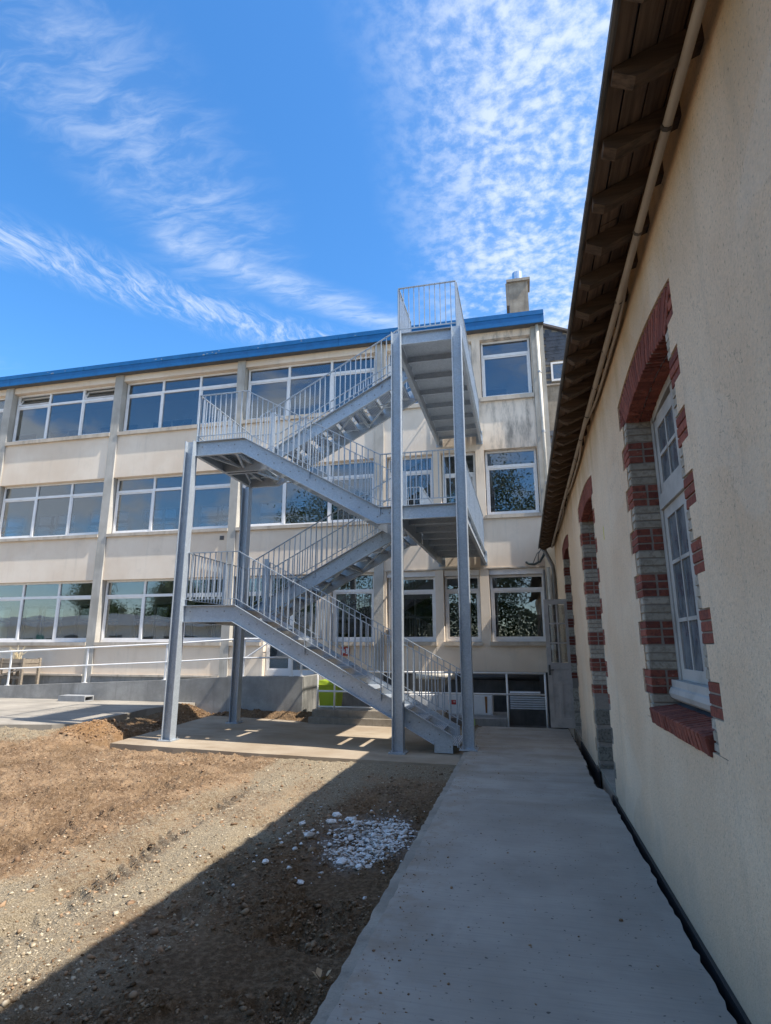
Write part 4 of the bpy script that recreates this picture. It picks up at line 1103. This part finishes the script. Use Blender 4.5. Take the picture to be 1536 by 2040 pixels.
# ramp handrail
H = thing('ramp_handrail', (-9, 13.83, .7), 'white two-bar tubular handrail on top of the grey ramp wall', 'handrail')
hx = lambda x, h: (x, 13.83, float(topz(x)) + h)
MB().tube([hx(x, .915) for x in (-26, -14.2, -9.07, -7.1, -5.36)], .023, 8).build('rail', 'rail_white', H, smooth=True)
MB().tube([hx(x, .45) for x in (-26, -14.2, -9.07, -7.1, -5.36)], .019, 8).build('rail', 'rail_white', H, smooth=True)
for x in (-23.6, -21.2, -18.8, -16.4, -14.0, -11.52, -9.12, -6.92, -5.62, -5.37):
    z = float(topz(x)); p = MB().bar((x, 13.83, z), (x, 13.83, z + .9), .05, .022, (0, 1, 0)).build('post', 'rail_white', H)
    MB().box(x - .05, x + .05, 13.78, 13.88, z, z + .012).build('foot_plate', 'rail_white', p)
MB().tube([(-5.36, 13.83, 1.78), (-5.36, 15.3, 1.78)], .023, 8).build('rail', 'rail_white', H, smooth=True)
h2 = thing('door_grab_rail', (-7.6, 15.2, .8), 'short slanting white grab rail on the wall left of the entrance door', 'handrail')
MB().tube([(-7.75, 15.3, 1.17), (-6.9, 15.3, 1.70)], .021, 8).tube([(-7.62, 15.3, 1.25), (-7.62, 15.44, 1.25)], .012, 6).tube([(-7.0, 15.3, 1.63), (-7.0, 15.62, 1.63)], .012, 6).build('rail', 'rail_white', h2)
# area way floor & raised kerb block
tag(MB().box(-5.26, 1.0, 12.62, 15.42, -.6, -.24).build('area_floor', 'shaded_concrete'), kind='structure')
K = thing('kerb_block', (-3.2, 12.8, -.1), 'weathered two-course concrete kerb block behind the stair pad', 'kerb')
k1 = MB(); xs1 = np.linspace(-4.72, -1.75, 26)
MB().box(-4.72, -1.75, 12.66, 13.3, -.3, .06).build('lower_course', 'earthy_concrete', K)
MB().box(-4.66, -1.70, 12.74, 13.3, .061, .215).build('upper_course', 'earthy_concrete', K)
cs = MB().box(-3.1, -.45, 13.32, 14.75, -.24, .055).build('cabinet_plinth', 'dark_concrete'); tag(cs, 'low dark concrete plinth carrying the white equipment cabinet', 'plinth')
cbn = thing('equipment_cabinet', (-1.75, 14.25, .055), 'low white steel equipment cabinet with red warning plates in the area way', 'cabinet')
MB().box(-2.72, -.78, 14.02, 14.52, .056, .475).build('body', 'cabinet_white', cbn)
for a, b in ((-2.70, -2.06), (-2.04, -1.42), (-1.40, -.80)): MB().box(a, b, 14.008, 14.019, .075, .462).build('door', 'cabinet_white', cbn)
MB().box(-1.785, -1.60, 14.002, 14.0075, .27, .37).build('warning_plate', 'sign_red', cbn)
mb = MB()
for (a, b) in ((-1.775, -1.70), (-1.685, -1.61)):
    for zz in (.325, .345): mb.box(a + .012, b - .012, 13.9995, 14.0015, zz - .004, zz + .004)
mb.build('warning_print', 'sign_white', cbn)
MB().prism([(-.95, .46), (-.89, .46), (-.90, .10), (-.94, .10)], 'y', 14.004, 14.0075).build('rust_streak', 'rust', cbn)
gr = thing('louvre_grille', (0, 14.9, 0), 'ribbed grey louvre grille right of the white cabinet, behind the white guard rail', 'grille')
mb = MB()
for i in range(8): zz = .12 + i * .052; mb.add([(-.40, 14.86, zz), (.44, 14.86, zz), (.44, 14.90, zz + .034), (-.40, 14.90, zz + .034), (-.40, 14.865, zz - .004), (.44, 14.865, zz - .004), (.44, 14.905, zz + .030), (-.40, 14.905, zz + .030)], BOXF)
mb.build('louvre_slats', 'cabinet_white', gr); MB().box(-.43, .47, 14.91, 14.95, .10, .53).build('back_frame', 'pipe_grey', gr)
MB().box(-.46, .5, 14.80, 15.0, -.24, .095).build('base_block', 'shaded_concrete', gr)
du = thing('horizontal_duct', (-1.2, 15.2, .84), 'dark horizontal pipe along the plinth below the end windows', 'pipe')
MB().tube([(-1.75, 15.22, .83), (.45, 15.22, .83)], .075, 12).build('pipe', 'pipe_black', du, smooth=True)
MB().tube([(-2.75, 15.20, .84), (-1.75, 15.20, .84)], .085, 12).build('insulation', 'pipe_cream', du, smooth=True)
bp = MB().box(.30, .46, 14.3, 14.34, .45, .97).build('black_panel', 'pipe_black'); tag(bp, 'upright black board at the right end of the guard rail by the door leaf', 'panel')
G = thing('guard_rail', (-2, 12.9, -.2), 'white two-bar guard rail along the sunken area in front of the end windows', 'guard rail')
YG = 12.9
for z, a in ((1.03, -4.60), (.60, -4.60)): MB().tube([(a, YG, z), (.40, YG, z + .0)], .021, 8).build('rail', 'rail_white', G, smooth=True)
MB().tube([(-4.6, YG, .27), (-3.3, YG, .27)], .015, 8).build('rail', 'rail_white', G, smooth=True)
for x, z in ((-4.60, .2), (-4.20, .2), (-1.62, .0), (-.40, -.2), (.38, -.2)): MB().tube([(x, YG, z), (x, YG, 1.03)], .021, 8).build('post', 'rail_white', G, smooth=True)
wb = thing('wheelie_bin', (-4.5, 13.55, .2), 'lime green wheeled bin standing beside the ramp end wall', 'bin')
def frus(a, b, z0, z1, mat, name, par):
    v = [(x, y, z0) for x, y in ((a[0], a[2]), (a[1], a[2]), (a[1], a[3]), (a[0], a[3]))] + [(x, y, z1) for x, y in ((b[0], b[2]), (b[1], b[2]), (b[1], b[3]), (b[0], b[3]))]
    return MB().add(v, BOXF).build(name, mat, par)
frus((-4.70, -4.36, 13.45, 13.85), (-4.76, -4.30, 13.38, 13.92), -.2, .70, 'lime_plastic', 'body', wb)
frus((-4.79, -4.27, 13.35, 13.95), (-4.76, -4.30, 13.39, 13.90), .701, .80, 'lime_plastic', 'lid', wb)
for x in (-4.735, -4.335): MB().tube([(x - .03, 13.86, -.14), (x + .03, 13.86, -.14)], .09, 12).build('wheel', 'pipe_black', wb)
MB().tube([(-4.70, 13.97, .70), (-4.36, 13.97, .70)], .015, 6).build('handle', 'pipe_black', wb)
pm = MB().box(-1.19, -1.13, 13.30, 13.319, -.16, .05).build('spray_mark', 'lime_paint'); tag(pm, 'lime green spray mark on the dark plinth edge below the cabinet', 'paint mark')

# ================================================================== planters, block
for pi, (xa_, xb_, lab) in enumerate(((-14.84, -14.10, 'right-hand weathered timber planter against the cream wall behind the ramp rail'), (-15.9, -15.06, 'left-hand darker timber planter cut by the left picture edge'))):
    p = thing('timber_planter', ((xa_ + xb_) / 2, 14.75, .42), lab, 'planter', 'timber planters on the ramp')
    y0_, y1_ = 14.35, 14.95; zb = .42
    for x in (xa_, xb_):
        for y in (y0_, y1_): MB().box(x - .035, x + .035, y - .035, y + .035, zb, 1.24).build('leg', 'planter_wood', p)
    for zz in (.95, 1.09):
        MB().box(xa_ + .036, xb_ - .036, y0_ - .02, y0_ + .01, zz, zz + .125).build('plank', 'planter_wood', p)
        MB().box(xa_ + .036, xb_ - .036, y1_ - .01, y1_ + .02, zz, zz + .125).build('plank', 'planter_wood', p)
        for x in (xa_, xb_): MB().box(x - .014, x + .014, y0_ + .036, y1_ - .036, zz, zz + .125).build('plank', 'planter_wood', p)
    MB().box(xa_ + .036, xb_ - .036, y0_, y1_, .96, 1.12).build('soil', 'soil', p)
    MB().box(xa_ + .04, xb_ - .04, y0_ - .012, y0_ + .012, zb + .25, zb + .31).build('rung', 'planter_wood', p)
    MB().bar((xa_ + .04, y0_ - .026, zb + .34), (xb_ - .04, y0_ - .026, .93), .02, .05).build('brace', 'planter_wood', p)
    g = thing('dry_grass', ((xa_ + xb_) / 2 - .1, 14.6, 1.12), ('large' if pi == 0 else 'sparse low') + ' tuft of dry straw stems growing in the ' + ('right-hand' if pi == 0 else 'left-hand') + ' timber planter', 'plant')
    mb = MB()
    for k in range(46 if pi == 0 else 16):
        a = random.uniform(0, 6.28); l = random.uniform(.25, .55) * (1 if pi == 0 else .6); sp_ = random.uniform(.05, .5)
        c = Vector(g.location) + Vector((random.gauss(0, .05), random.gauss(0, .05), 0)); e = c + Vector((math.cos(a) * l * sp_, math.sin(a) * l * sp_, l * (1 - .4 * sp_)))
        m_ = (c + e) / 2 + Vector((0, 0, .05)); mb.tube([c, m_, e + Vector((math.cos(a) * .04, math.sin(a) * .04, -.02))], [.007, .006, .003], 4)
    tag(mb.build('stem', 'dry_straw', g), kind='stuff')
bk = thing('hollow_block', (-11.5, 13.45, .2), 'grey hollow concrete block lying on the tarmac against the ramp wall', 'block')
bx0, bx1, by0, by1, bz0, bz1 = -11.85, -11.05, 13.32, 13.66, .185, .335
mb = MB().box(bx0, bx1, by0, by1, bz1 - .03, bz1).box(bx0, bx1, by0, by1, bz0, bz0 + .03).box(bx0, bx1, by0, by0 + .03, bz0 + .03, bz1 - .03).box(bx0, bx1, by1 - .03, by1, bz0 + .03, bz1 - .03).box(bx0, bx1 - .12, (by0 + by1) / 2 - .015, (by0 + by1) / 2 + .015, bz0 + .03, bz1 - .03).box(bx0, bx0 + .05, by0 + .03, by1 - .03, bz0 + .03, bz1 - .03)
mb.build('block_shell', 'block_grey', bk)

# ================================================================== STEEL STAIR
ST = thing('fire_escape_stair', (-3.6, 10.9, -.1), 'tall galvanised steel switchback fire escape stair with barred railings', 'stair')
F0, F1, F2, F3 = 9.86, 10.93, 11.14, 12.20        # stringer planes: front flight, rear flight
XL, XK, XK2, XR = -6.2, -5.15, -5.5, -2.35
Z1, Z2, Z3, Z4 = 2.33, 4.03, 5.585, 7.42
SD = 0.31
def column(x, y, z0, z1):
    m = MB(); w, d, t = .18, .18, .012
    m.box(x - w / 2, x - w / 2 + t, y - d / 2, y + d / 2, z0 + .02, z1).box(x + w / 2 - t, x + w / 2, y - d / 2, y + d / 2, z0 + .02, z1).box(x - w / 2 + t, x + w / 2 - t, y - .005, y + .005, z0 + .02, z1)
    c = m.build('column', 'steel', ST)
    MB().box(x - .14, x + .14, y - .14, y + .14, z0, z0 + .02).build('base_plate', 'steel', c)
    mb = MB()
    for sx in (-.11, .11):
        for sy in (-.11, .11): mb.tube([(x + sx, y + sy, z0 + .02), (x + sx, y + sy, z0 + .05)], .012, 6)
    mb.build('anchor_bolts', 'zinc', c)
column(-6.28, 9.78, padz(-6.28, 9.78), 5.57); column(-6.28, 12.26, padz(-6.28, 12.26), 5.28)
column(-2.075, 9.76, padz(-2.07, 9.76), 7.41); column(-.935, 9.76, 0.0, 7.41)
def stringer(pts, y, out, foot=None, name='stringer'):
    """pts: top polyline (x,z), channel with web in plane y, flanges towards 'out' (+1/-1)"""
    t = .010; fl = .06; low = [(x, z - SD) for x, z in pts]
    # mitred lower line: shift kinks so the channel keeps its depth
    for i in range(1, len(pts) - 1):
        s0 = (pts[i][1] - pts[i - 1][1]) / (pts[i][0] - pts[i - 1][0]); s1 = (pts[i + 1][1] - pts[i][1]) / (pts[i + 1][0] - pts[i][0])
        low[i] = (low[i][0] + (s0 + s1) * SD * .22, low[i][1] + (s0 + s1) * SD * .22 * ((s0 if abs(s0) < abs(s1) else s1)))
    poly = pts + low[::-1]
    if foot: poly = pts + foot + low[:-1][::-1]
    m = MB().prism(poly, 'y', y - t / 2, y + t / 2)
    ya, yb = (y - t / 2 - fl, y - t / 2) if out < 0 else (y + t / 2, y + t / 2 + fl)
    lowl = low if not foot else low[:-1] + [foot[-1]]
    for line, dz in ((pts, -1), (lowl, 1)):
        for (a, b) in zip(line[:-1], line[1:]):
            m.add([(a[0], ya, a[1]), (b[0], ya, b[1]), (b[0], yb, b[1]), (a[0], yb, a[1]), (a[0], ya, a[1] + dz * .011), (b[0], ya, b[1] + dz * .011), (b[0], yb, b[1] + dz * .011), (a[0], yb, a[1] + dz * .011)], BOXF)
    S_ = m.build(name, 'steel', ST)
    bo = MB()
    for (a, b) in zip(pts[:-1], pts[1:]):
        L = abs(b[0] - a[0]); sl = (b[1] - a[1]) / (b[0] - a[0])
        n = max(2, int(L / .315))
        for i in range(n):
            x = a[0] + (b[0] - a[0]) * (i + .35) / n
            for dx in ((0, .17) if abs(sl) > .1 else (0,)):
                xx = x + dx * (1 if b[0] > a[0] else -1); z = a[1] + sl * (xx - a[0]) - (.11 if dx == 0 else .20)
                bo.tube([(xx, y + out * t / 2, z), (xx, y + out * (t / 2 + .010), z)], .011, 6)
    tag(bo.build('bolt', 'pipe_grey', S_), kind='stuff')
    return S_
sl1 = (Z1 - .17) / (XK + 1.2)
f1 = [(XL, Z1), (XK, Z1), (-1.20, .19)]
for y, o_ in ((F0, -1), (F1, 1)): stringer(f1, y, o_, foot=[(-1.20, -.085), (-1.50, -.085), (-1.50, .045)])
for y, o_ in ((F2, -1), (F3, 1)): stringer([(XL, Z1), (XK2, Z1), (XR, Z2), (-2.16, Z2)], y, o_)
for y, o_ in ((F0, -1), (F1, 1)): stringer([(XL, Z3), (XK, Z3), (XR - .06, Z2), (-2.16, Z2)], y, o_)
for y, o_ in ((F2, -1), (F3, 1)): stringer([(XL, Z3), (XK2, Z3), (-2.13, Z4), (-2.06, Z4)], y, o_)
def ybeam(x, y0, y1, z, out, depth=SD, name='side_beam'):
    m = MB().box(x - .005, x + .005, y0, y1, z - depth, z)
    a, b = (x - .065, x - .005) if out < 0 else (x + .005, x + .065)
    m.box(a, b, y0, y1, z - .011, z).box(a, b, y0, y1, z - depth, z - depth + .011)
    return m.build(name, 'steel', ST)
def xbeam(x0, x1, y, z, out, depth=SD - .06, name='cross_beam'):
    m = MB().box(x0, x1, y - .005, y + .005, z - depth, z)
    a, b = (y - .065, y - .005) if out < 0 else (y + .005, y + .065)
    m.box(x0, x1, a, b, z - .011, z).box(x0, x1, a, b, z - depth, z - depth + .011)
    return m.build(name, 'steel', ST)
for z in (Z1, Z3):
    ybeam(XL - .006, F0 + .01, F3 - .01, z - .001, 1)
    for xx in (-5.85, -5.52): xbeam(xx - .0, xx + .02, 11.03, z - .07, 1, .01)
    for yy in (10.4, 11.7): pass
    for xx in (-5.9, -5.56): ybeam(xx, F0 + .02, F3 - .02, z - .075, 1, .11, 'floor_joist')
    MB().bar((-6.1, 10.0, z - .22), (-5.4, 12.05, z - .22), .04, .04).bar((-6.1, 12.05, z - .235), (-5.4, 10.0, z - .235), .04, .04).build('wind_brace', 'steel', ST)
    for k, (ya, yb) in enumerate(((F0 + .012, 10.6), (10.603, 11.35), (11.353, F3 - .012))): MB().box(XL + .004, (XK if ya < 10.9 else XK2) - .01, ya, yb, z - .07, z - .045).build('floor_plate', 'grating', ST)
for z, xw in ((Z2, XR), (Z4, -2.06)):
    xbeam(-1.985, -1.026, F0 - .02, z - .002, -1, SD - .06)
    ybeam(-2.05, F0 + .005 if z > 5 else F3 + .07, 15.43, z - .001, -1); ybeam(-.93, F0 - .0, 15.43, z - .001, 1)
    if z < 5: ybeam(-2.05, F0 + .01, F3 - .01, z - .012, -1)
    # folded deck panels with stiffening lips
    yy = F0 + .01
    while yy < 15.35:
        ye = min(yy + .80, 15.42); m = MB().box(-2.04, -.94, yy, ye - .006, z - .06, z - .045).box(-2.04, -.94, yy, yy + .012, z - .17, z - .06).box(-2.04, -.94, yy + .012, yy + .055, z - .17, z - .158).box(-2.04, -.94, ye - .018, ye - .006, z - .13, z - .06)
        m.build('floor_plate', 'steel', ST); yy += .80
    if z < 5: MB().box(XR, -2.06, F0 + .01, F3 - .01, z - .06, z - .045).build('floor_plate', 'steel', ST)
    for x in (-2.05, -.93):
        b_ = MB().box(x - .09, x + .09, 15.43, 15.446, z - SD - .05, z + .03).build('wall_bracket', 'steel', ST)
        mb = MB()
        for zz in (z - .28, z - .05): mb.tube([(x + .075, 15.43, zz), (x + .075, 15.40, zz)], .013, 6)
        mb.build('bracket_bolts', 'zinc', b_)
# treads
TM = MB().box(-.16, .15, -.52, .52, -.012, 0).box(-.16, -.148, -.52, .52, -.06, -.012).box(.138, .15, -.52, .52, -.045, -.012).mesh('tread', 'grating')
def treads(xa, za, xb, zb, n, yc):
    for i in range(1, n):
        t = i / n; inst(TM, 'tread', (xa + (xb - xa) * t, yc, za + (zb - za) * t - .075), ST, (1, 1, 1), (0, 0, 0 if xb < xa else math.pi))
treads(-.95, -.05, XK, Z1, 14, (F0 + F1) / 2); treads(XK2, Z1, XR, Z2, 10, (F2 + F3) / 2)
treads(XR - .06, Z2, XK, Z3, 9, (F0 + F1) / 2); treads(XK2, Z3, -2.13, Z4, 11, (F2 + F3) / 2)
# bracing rods under the rear flights
def under(pa, pb):
    (xa, za), (xb, zb) = pa, pb; n = 3
    m = MB()
    for i in range(n):
        a, b = i / n, (i + 1) / n
        x_0, z_0, x_1, z_1 = xa + (xb - xa) * a, za + (zb - za) * a, xa + (xb - xa) * b, za + (zb - za) * b
        m.bar((x_0, F2 + .03, z_0 - SD + .03), (x_1, F3 - .03, z_1 - SD + .03), .05, .012).bar((x_0, F3 - .03, z_0 - SD + .045), (x_1, F2 + .03, z_1 - SD + .045), .05, .012)
        m.bar((x_1, F2 + .01, z_1 - SD + .03), (x_1, F3 - .01, z_1 - SD + .03), .05, .05)
    m.build('wind_brace', 'steel', ST)
under((XK2, Z1), (XR, Z2)); under((XK2, Z3), (-2.13, Z4))
# railings ---------------------------------------------------------
BAL = MB().box(-.0085, .0085, -.0085, .0085, 0, 1).mesh('baluster', 'steel')
nbal = [0]
def railing(pts, h=1.0, first=True, many=False, posts=True, gap=.115):
    pts = [Vector(p) for p in pts]
    top = [p + Vector((0, 0, h)) for p in pts]; bot = [p + Vector((0, 0, .115)) for p in pts]
    m = MB()
    for a, b in zip(top[:-1], top[1:]): m.bar(a, b, .042, .012)
    RL = m.build('railing', 'steel', ST)
    m = MB()
    for a, b in zip(bot[:-1], bot[1:]): m.bar(a, b, .032, .010)
    m.build('bottom_rail', 'steel', RL)
    stuff = MB()
    for si, (a, b) in enumerate(zip(pts[:-1], pts[1:])):
        L = math.hypot(b.x - a.x, b.y - a.y); n = max(1, round(L / gap)); d = (b - a)
        flat_dir = Vector((d.x, d.y, 0)).normalized()
        for i in range(0 if si == 0 else 1, n + 1):
            p = a + d * (i / n); slp = abs(d.z) / max(L, .01)
            ispost = (i % 12 == 0) or (i == n and si == len(pts) - 2)
            if ispost:
                MB().bar(p + Vector((0, 0, -.14)), p + Vector((0, 0, h - .004)), .045, .012, flat_dir).build('rail_post', 'steel', RL)
            elif many:
                stuff.bar(p + Vector((0, 0, .112)), p + Vector((0, 0, h - .004)), .018, .018, flat_dir)
            else:
                nbal[0] += 1
                inst(BAL, 'baluster', p + Vector((0, 0, .112)), RL, (1, 1, h - .116))
    if stuff.v: tag(stuff.build('baluster', 'steel', RL), kind='stuff')
    return RL
yf, yr = F0 - .02, F3 + .02
railing([(XL, yf, Z1), (XK, yf, Z1), (-1.12, yf, .15)])
railing([(XL, yf, Z3), (XK, yf, Z3), (XR - .06, yf, Z2), (-2.17, yf, Z2)])
railing([(XL, yf + .03, Z1), (XL, yr - .03, Z1)]); railing([(XL, yf + .03, Z3), (XL, yr - .03, Z3)])
railing([(XL, yr, Z1), (XK2, yr, Z1), (XR, yr, Z2), (-2.08, yr, Z2)])
railing([(XL, yr, Z3), (XK2, yr, Z3), (-2.13, yr, Z4), (-2.06, yr, Z4)], many=False)
railing([(-5.0, F1, Z1 - .07), (-1.12, F1, .15)])
railing([(XK2 + .02, F2, Z1), (XR, F2, Z2)])
railing([(-5.05, F1, Z3 - .06), (XR - .06, F1, Z2)], many=True)
railing([(XK2 + .02, F2, Z3), (-2.13, F2, Z4)], many=True)
for z in (Z2, Z4):
    railing([(-2.05, yf + .01, z), (-.93, yf + .01, z)], gap=.102)
    railing([(-.93, yf + .05, z), (-.93, 15.40, z)], many=True)
    railing([(-2.05, F3 + .06, z), (-2.05, 15.40, z)], many=True)
railing([(-2.05, yf + .04, Z4), (-2.05, F2 - .06, Z4)], many=True)
for (x, z) in ((-5.12, Z1), (-5.12, Z3), (-2.2, Z2), (-2.2, Z4)): MB().box(x - .05, x + .05, 11.02, 11.05, z - .06, z + 1.02).build('newel_post', 'steel', ST)
# looped end of the bottom rail
MB().bar((-1.12, yf, 1.15), (-1.0, yf, 1.08), .04, .012).bar((-1.0, yf, 1.08), (-1.16, yf, .16), .04, .012, (1, 0, 0)).build('rail_end', 'steel', ST)
MB().bar((-1.12, F1, 1.15), (-1.0, F1, 1.08), .04, .012).bar((-1.0, F1, 1.08), (-1.16, F1, .16), .04, .012, (1, 0, 0)).build('rail_end', 'steel', ST)
SC["n_bal"] = nbal[0]

# ================================================================== behind the viewer (mirrored in the panes)
def tree(x, y, h, seed, lab):
    r = random.Random(seed); rg = np.random.default_rng(seed)
    t = thing('broadleaf_tree', (x, y, -.3), lab, 'tree', 'trees mirrored in the windows')
    tr_ = MB(); tr_.tube([(x, y, -.3), (x + .1, y, h * .3), (x - .1, y + .1, h * .6), (x, y, h * .85)], [.28, .22, .13, .04], 8)
    cs_ = []
    for k in range(9):
        a = r.uniform(0, 6.28); z0 = h * r.uniform(.28, .6); l = h * r.uniform(.18, .3)
        e = (x + math.cos(a) * l, y + math.sin(a) * l, z0 + l * .8); tr_.tube([(x, y, z0), e], [.08, .02], 5); cs_.append(e)
    tr_.build('trunk', 'bark', t)
    cs_ += [(x + r.uniform(-1, 1) * h * .2, y + r.uniform(-1, 1) * h * .2, h * r.uniform(.30, .98)) for _ in range(20)]
    n = 26000; c = np.array(cs_)[rg.integers(0, len(cs_), n)] + rg.normal(0, h * .058, (n, 3))
    u = rg.normal(0, 1, (n, 3)); u /= np.linalg.norm(u, axis=1)[:, None]; w = np.cross(u, rg.normal(0, 1, (n, 3))); w /= np.linalg.norm(w, axis=1)[:, None]
    s_ = rg.uniform(.05, .115, (n, 1)); co = np.stack([c - u * s_, c + w * s_ * .6, c + u * s_, c - w * s_ * .6], 1).reshape(-1, 3) - np.array([x, y, -.3])
    ob = bpy.data.objects.new('crown', raw_mesh('crown', co.astype(np.float32), np.arange(n * 4, dtype=np.int32).reshape(-1, 4), 'foliage')); COL.objects.link(ob); ob.parent = t
for i, (x, y, h, w_) in enumerate(((-15.3, -13, 14.5, 'tall dense tree mirrored in the first-floor window left of the stair top flight'), (-3.0, -12, 14.5, 'tall tree mirrored in the first-floor door beside the stair'), (1.5, -13, 15, 'tallest tree, mirrored in the end first-floor window'), (-9.0, -14, 7.5, 'low bushy tree mirrored in the ground-floor panes behind the stair'), (-21, -21, 9, 'rounded tree mirrored above the pavilion fascia'), (-28, -20, 9.5, 'broad tree mirrored in the second ground-floor window'), (-35, -22, 9, 'tree mirrored in the middle of the first ground-floor window'), (-43, -21, 9, 'tree mirrored at the left end of the ground floor'))):
    tree(x, y, h, 100 + i, w_)
LB = thing('low_pavilion', (-24, -14, -.3), 'low pale single-storey building with white fascia, seen only reflected in ground-floor panes', 'building')
MB().box(-50, -14, -19, -14, -.3, 3.3).build('wall', 'interior_wall', LB); MB().box(-50.5, -13.5, -19.5, -13.2, 3.3, 4.1).build('fascia', 'pvc_white', LB)
for i, x in enumerate(np.arange(-45, -14, 2.4)):
    W = MB().box(x, x + 1.5, -14.0, -13.95, .8, 2.4).build('window', 'pvc_white', LB); MB().box(x + .1, x + 1.4, -13.949, -13.94, .9, 2.3).build('pane', 'interior_dark', W)
    if i % 3 == 0: MB().box(x + 1.65, x + 2.2, -13.999, -13.95, .2, 2.5).build('panel', 'teal_panel', LB)
hd = thing('garden_hedge', (-5, -12, -.3), 'long dark green hedge behind the viewer, mirrored in the end ground-floor panes', 'hedge')
rg = np.random.default_rng(5); n = 34000
c = np.stack([rg.uniform(-15, 6, n), rg.normal(-12, .45, n), -.3 + 4.6 * rg.random(n) ** .8], -1); c[:, 2] *= 0.82 + .3 * vnoise(c[:, 0] * .8, c[:, 1] * 0 + 2)
u = rg.normal(0, 1, (n, 3)); u /= np.linalg.norm(u, axis=1)[:, None]; w = np.cross(u, rg.normal(0, 1, (n, 3))); w /= np.linalg.norm(w, axis=1)[:, None]
s_ = rg.uniform(.06, .13, (n, 1)); co = np.stack([c - u * s_, c + w * s_ * .6, c + u * s_, c - w * s_ * .6], 1).reshape(-1, 3) - np.array([-5, -12, -.3])
ob = bpy.data.objects.new('crown', raw_mesh('crown', co.astype(np.float32), np.arange(n * 4, dtype=np.int32).reshape(-1, 4), 'foliage')); COL.objects.link(ob); ob.parent = hd
st_ = MB()
for x in np.arange(-14.5, 6, 1.1): st_.tube([(x, -12, -.3), (x + .1, -12, 2.6)], [.05, .02], 5)
tag(st_.build('stem', 'bark', hd), kind='stuff')
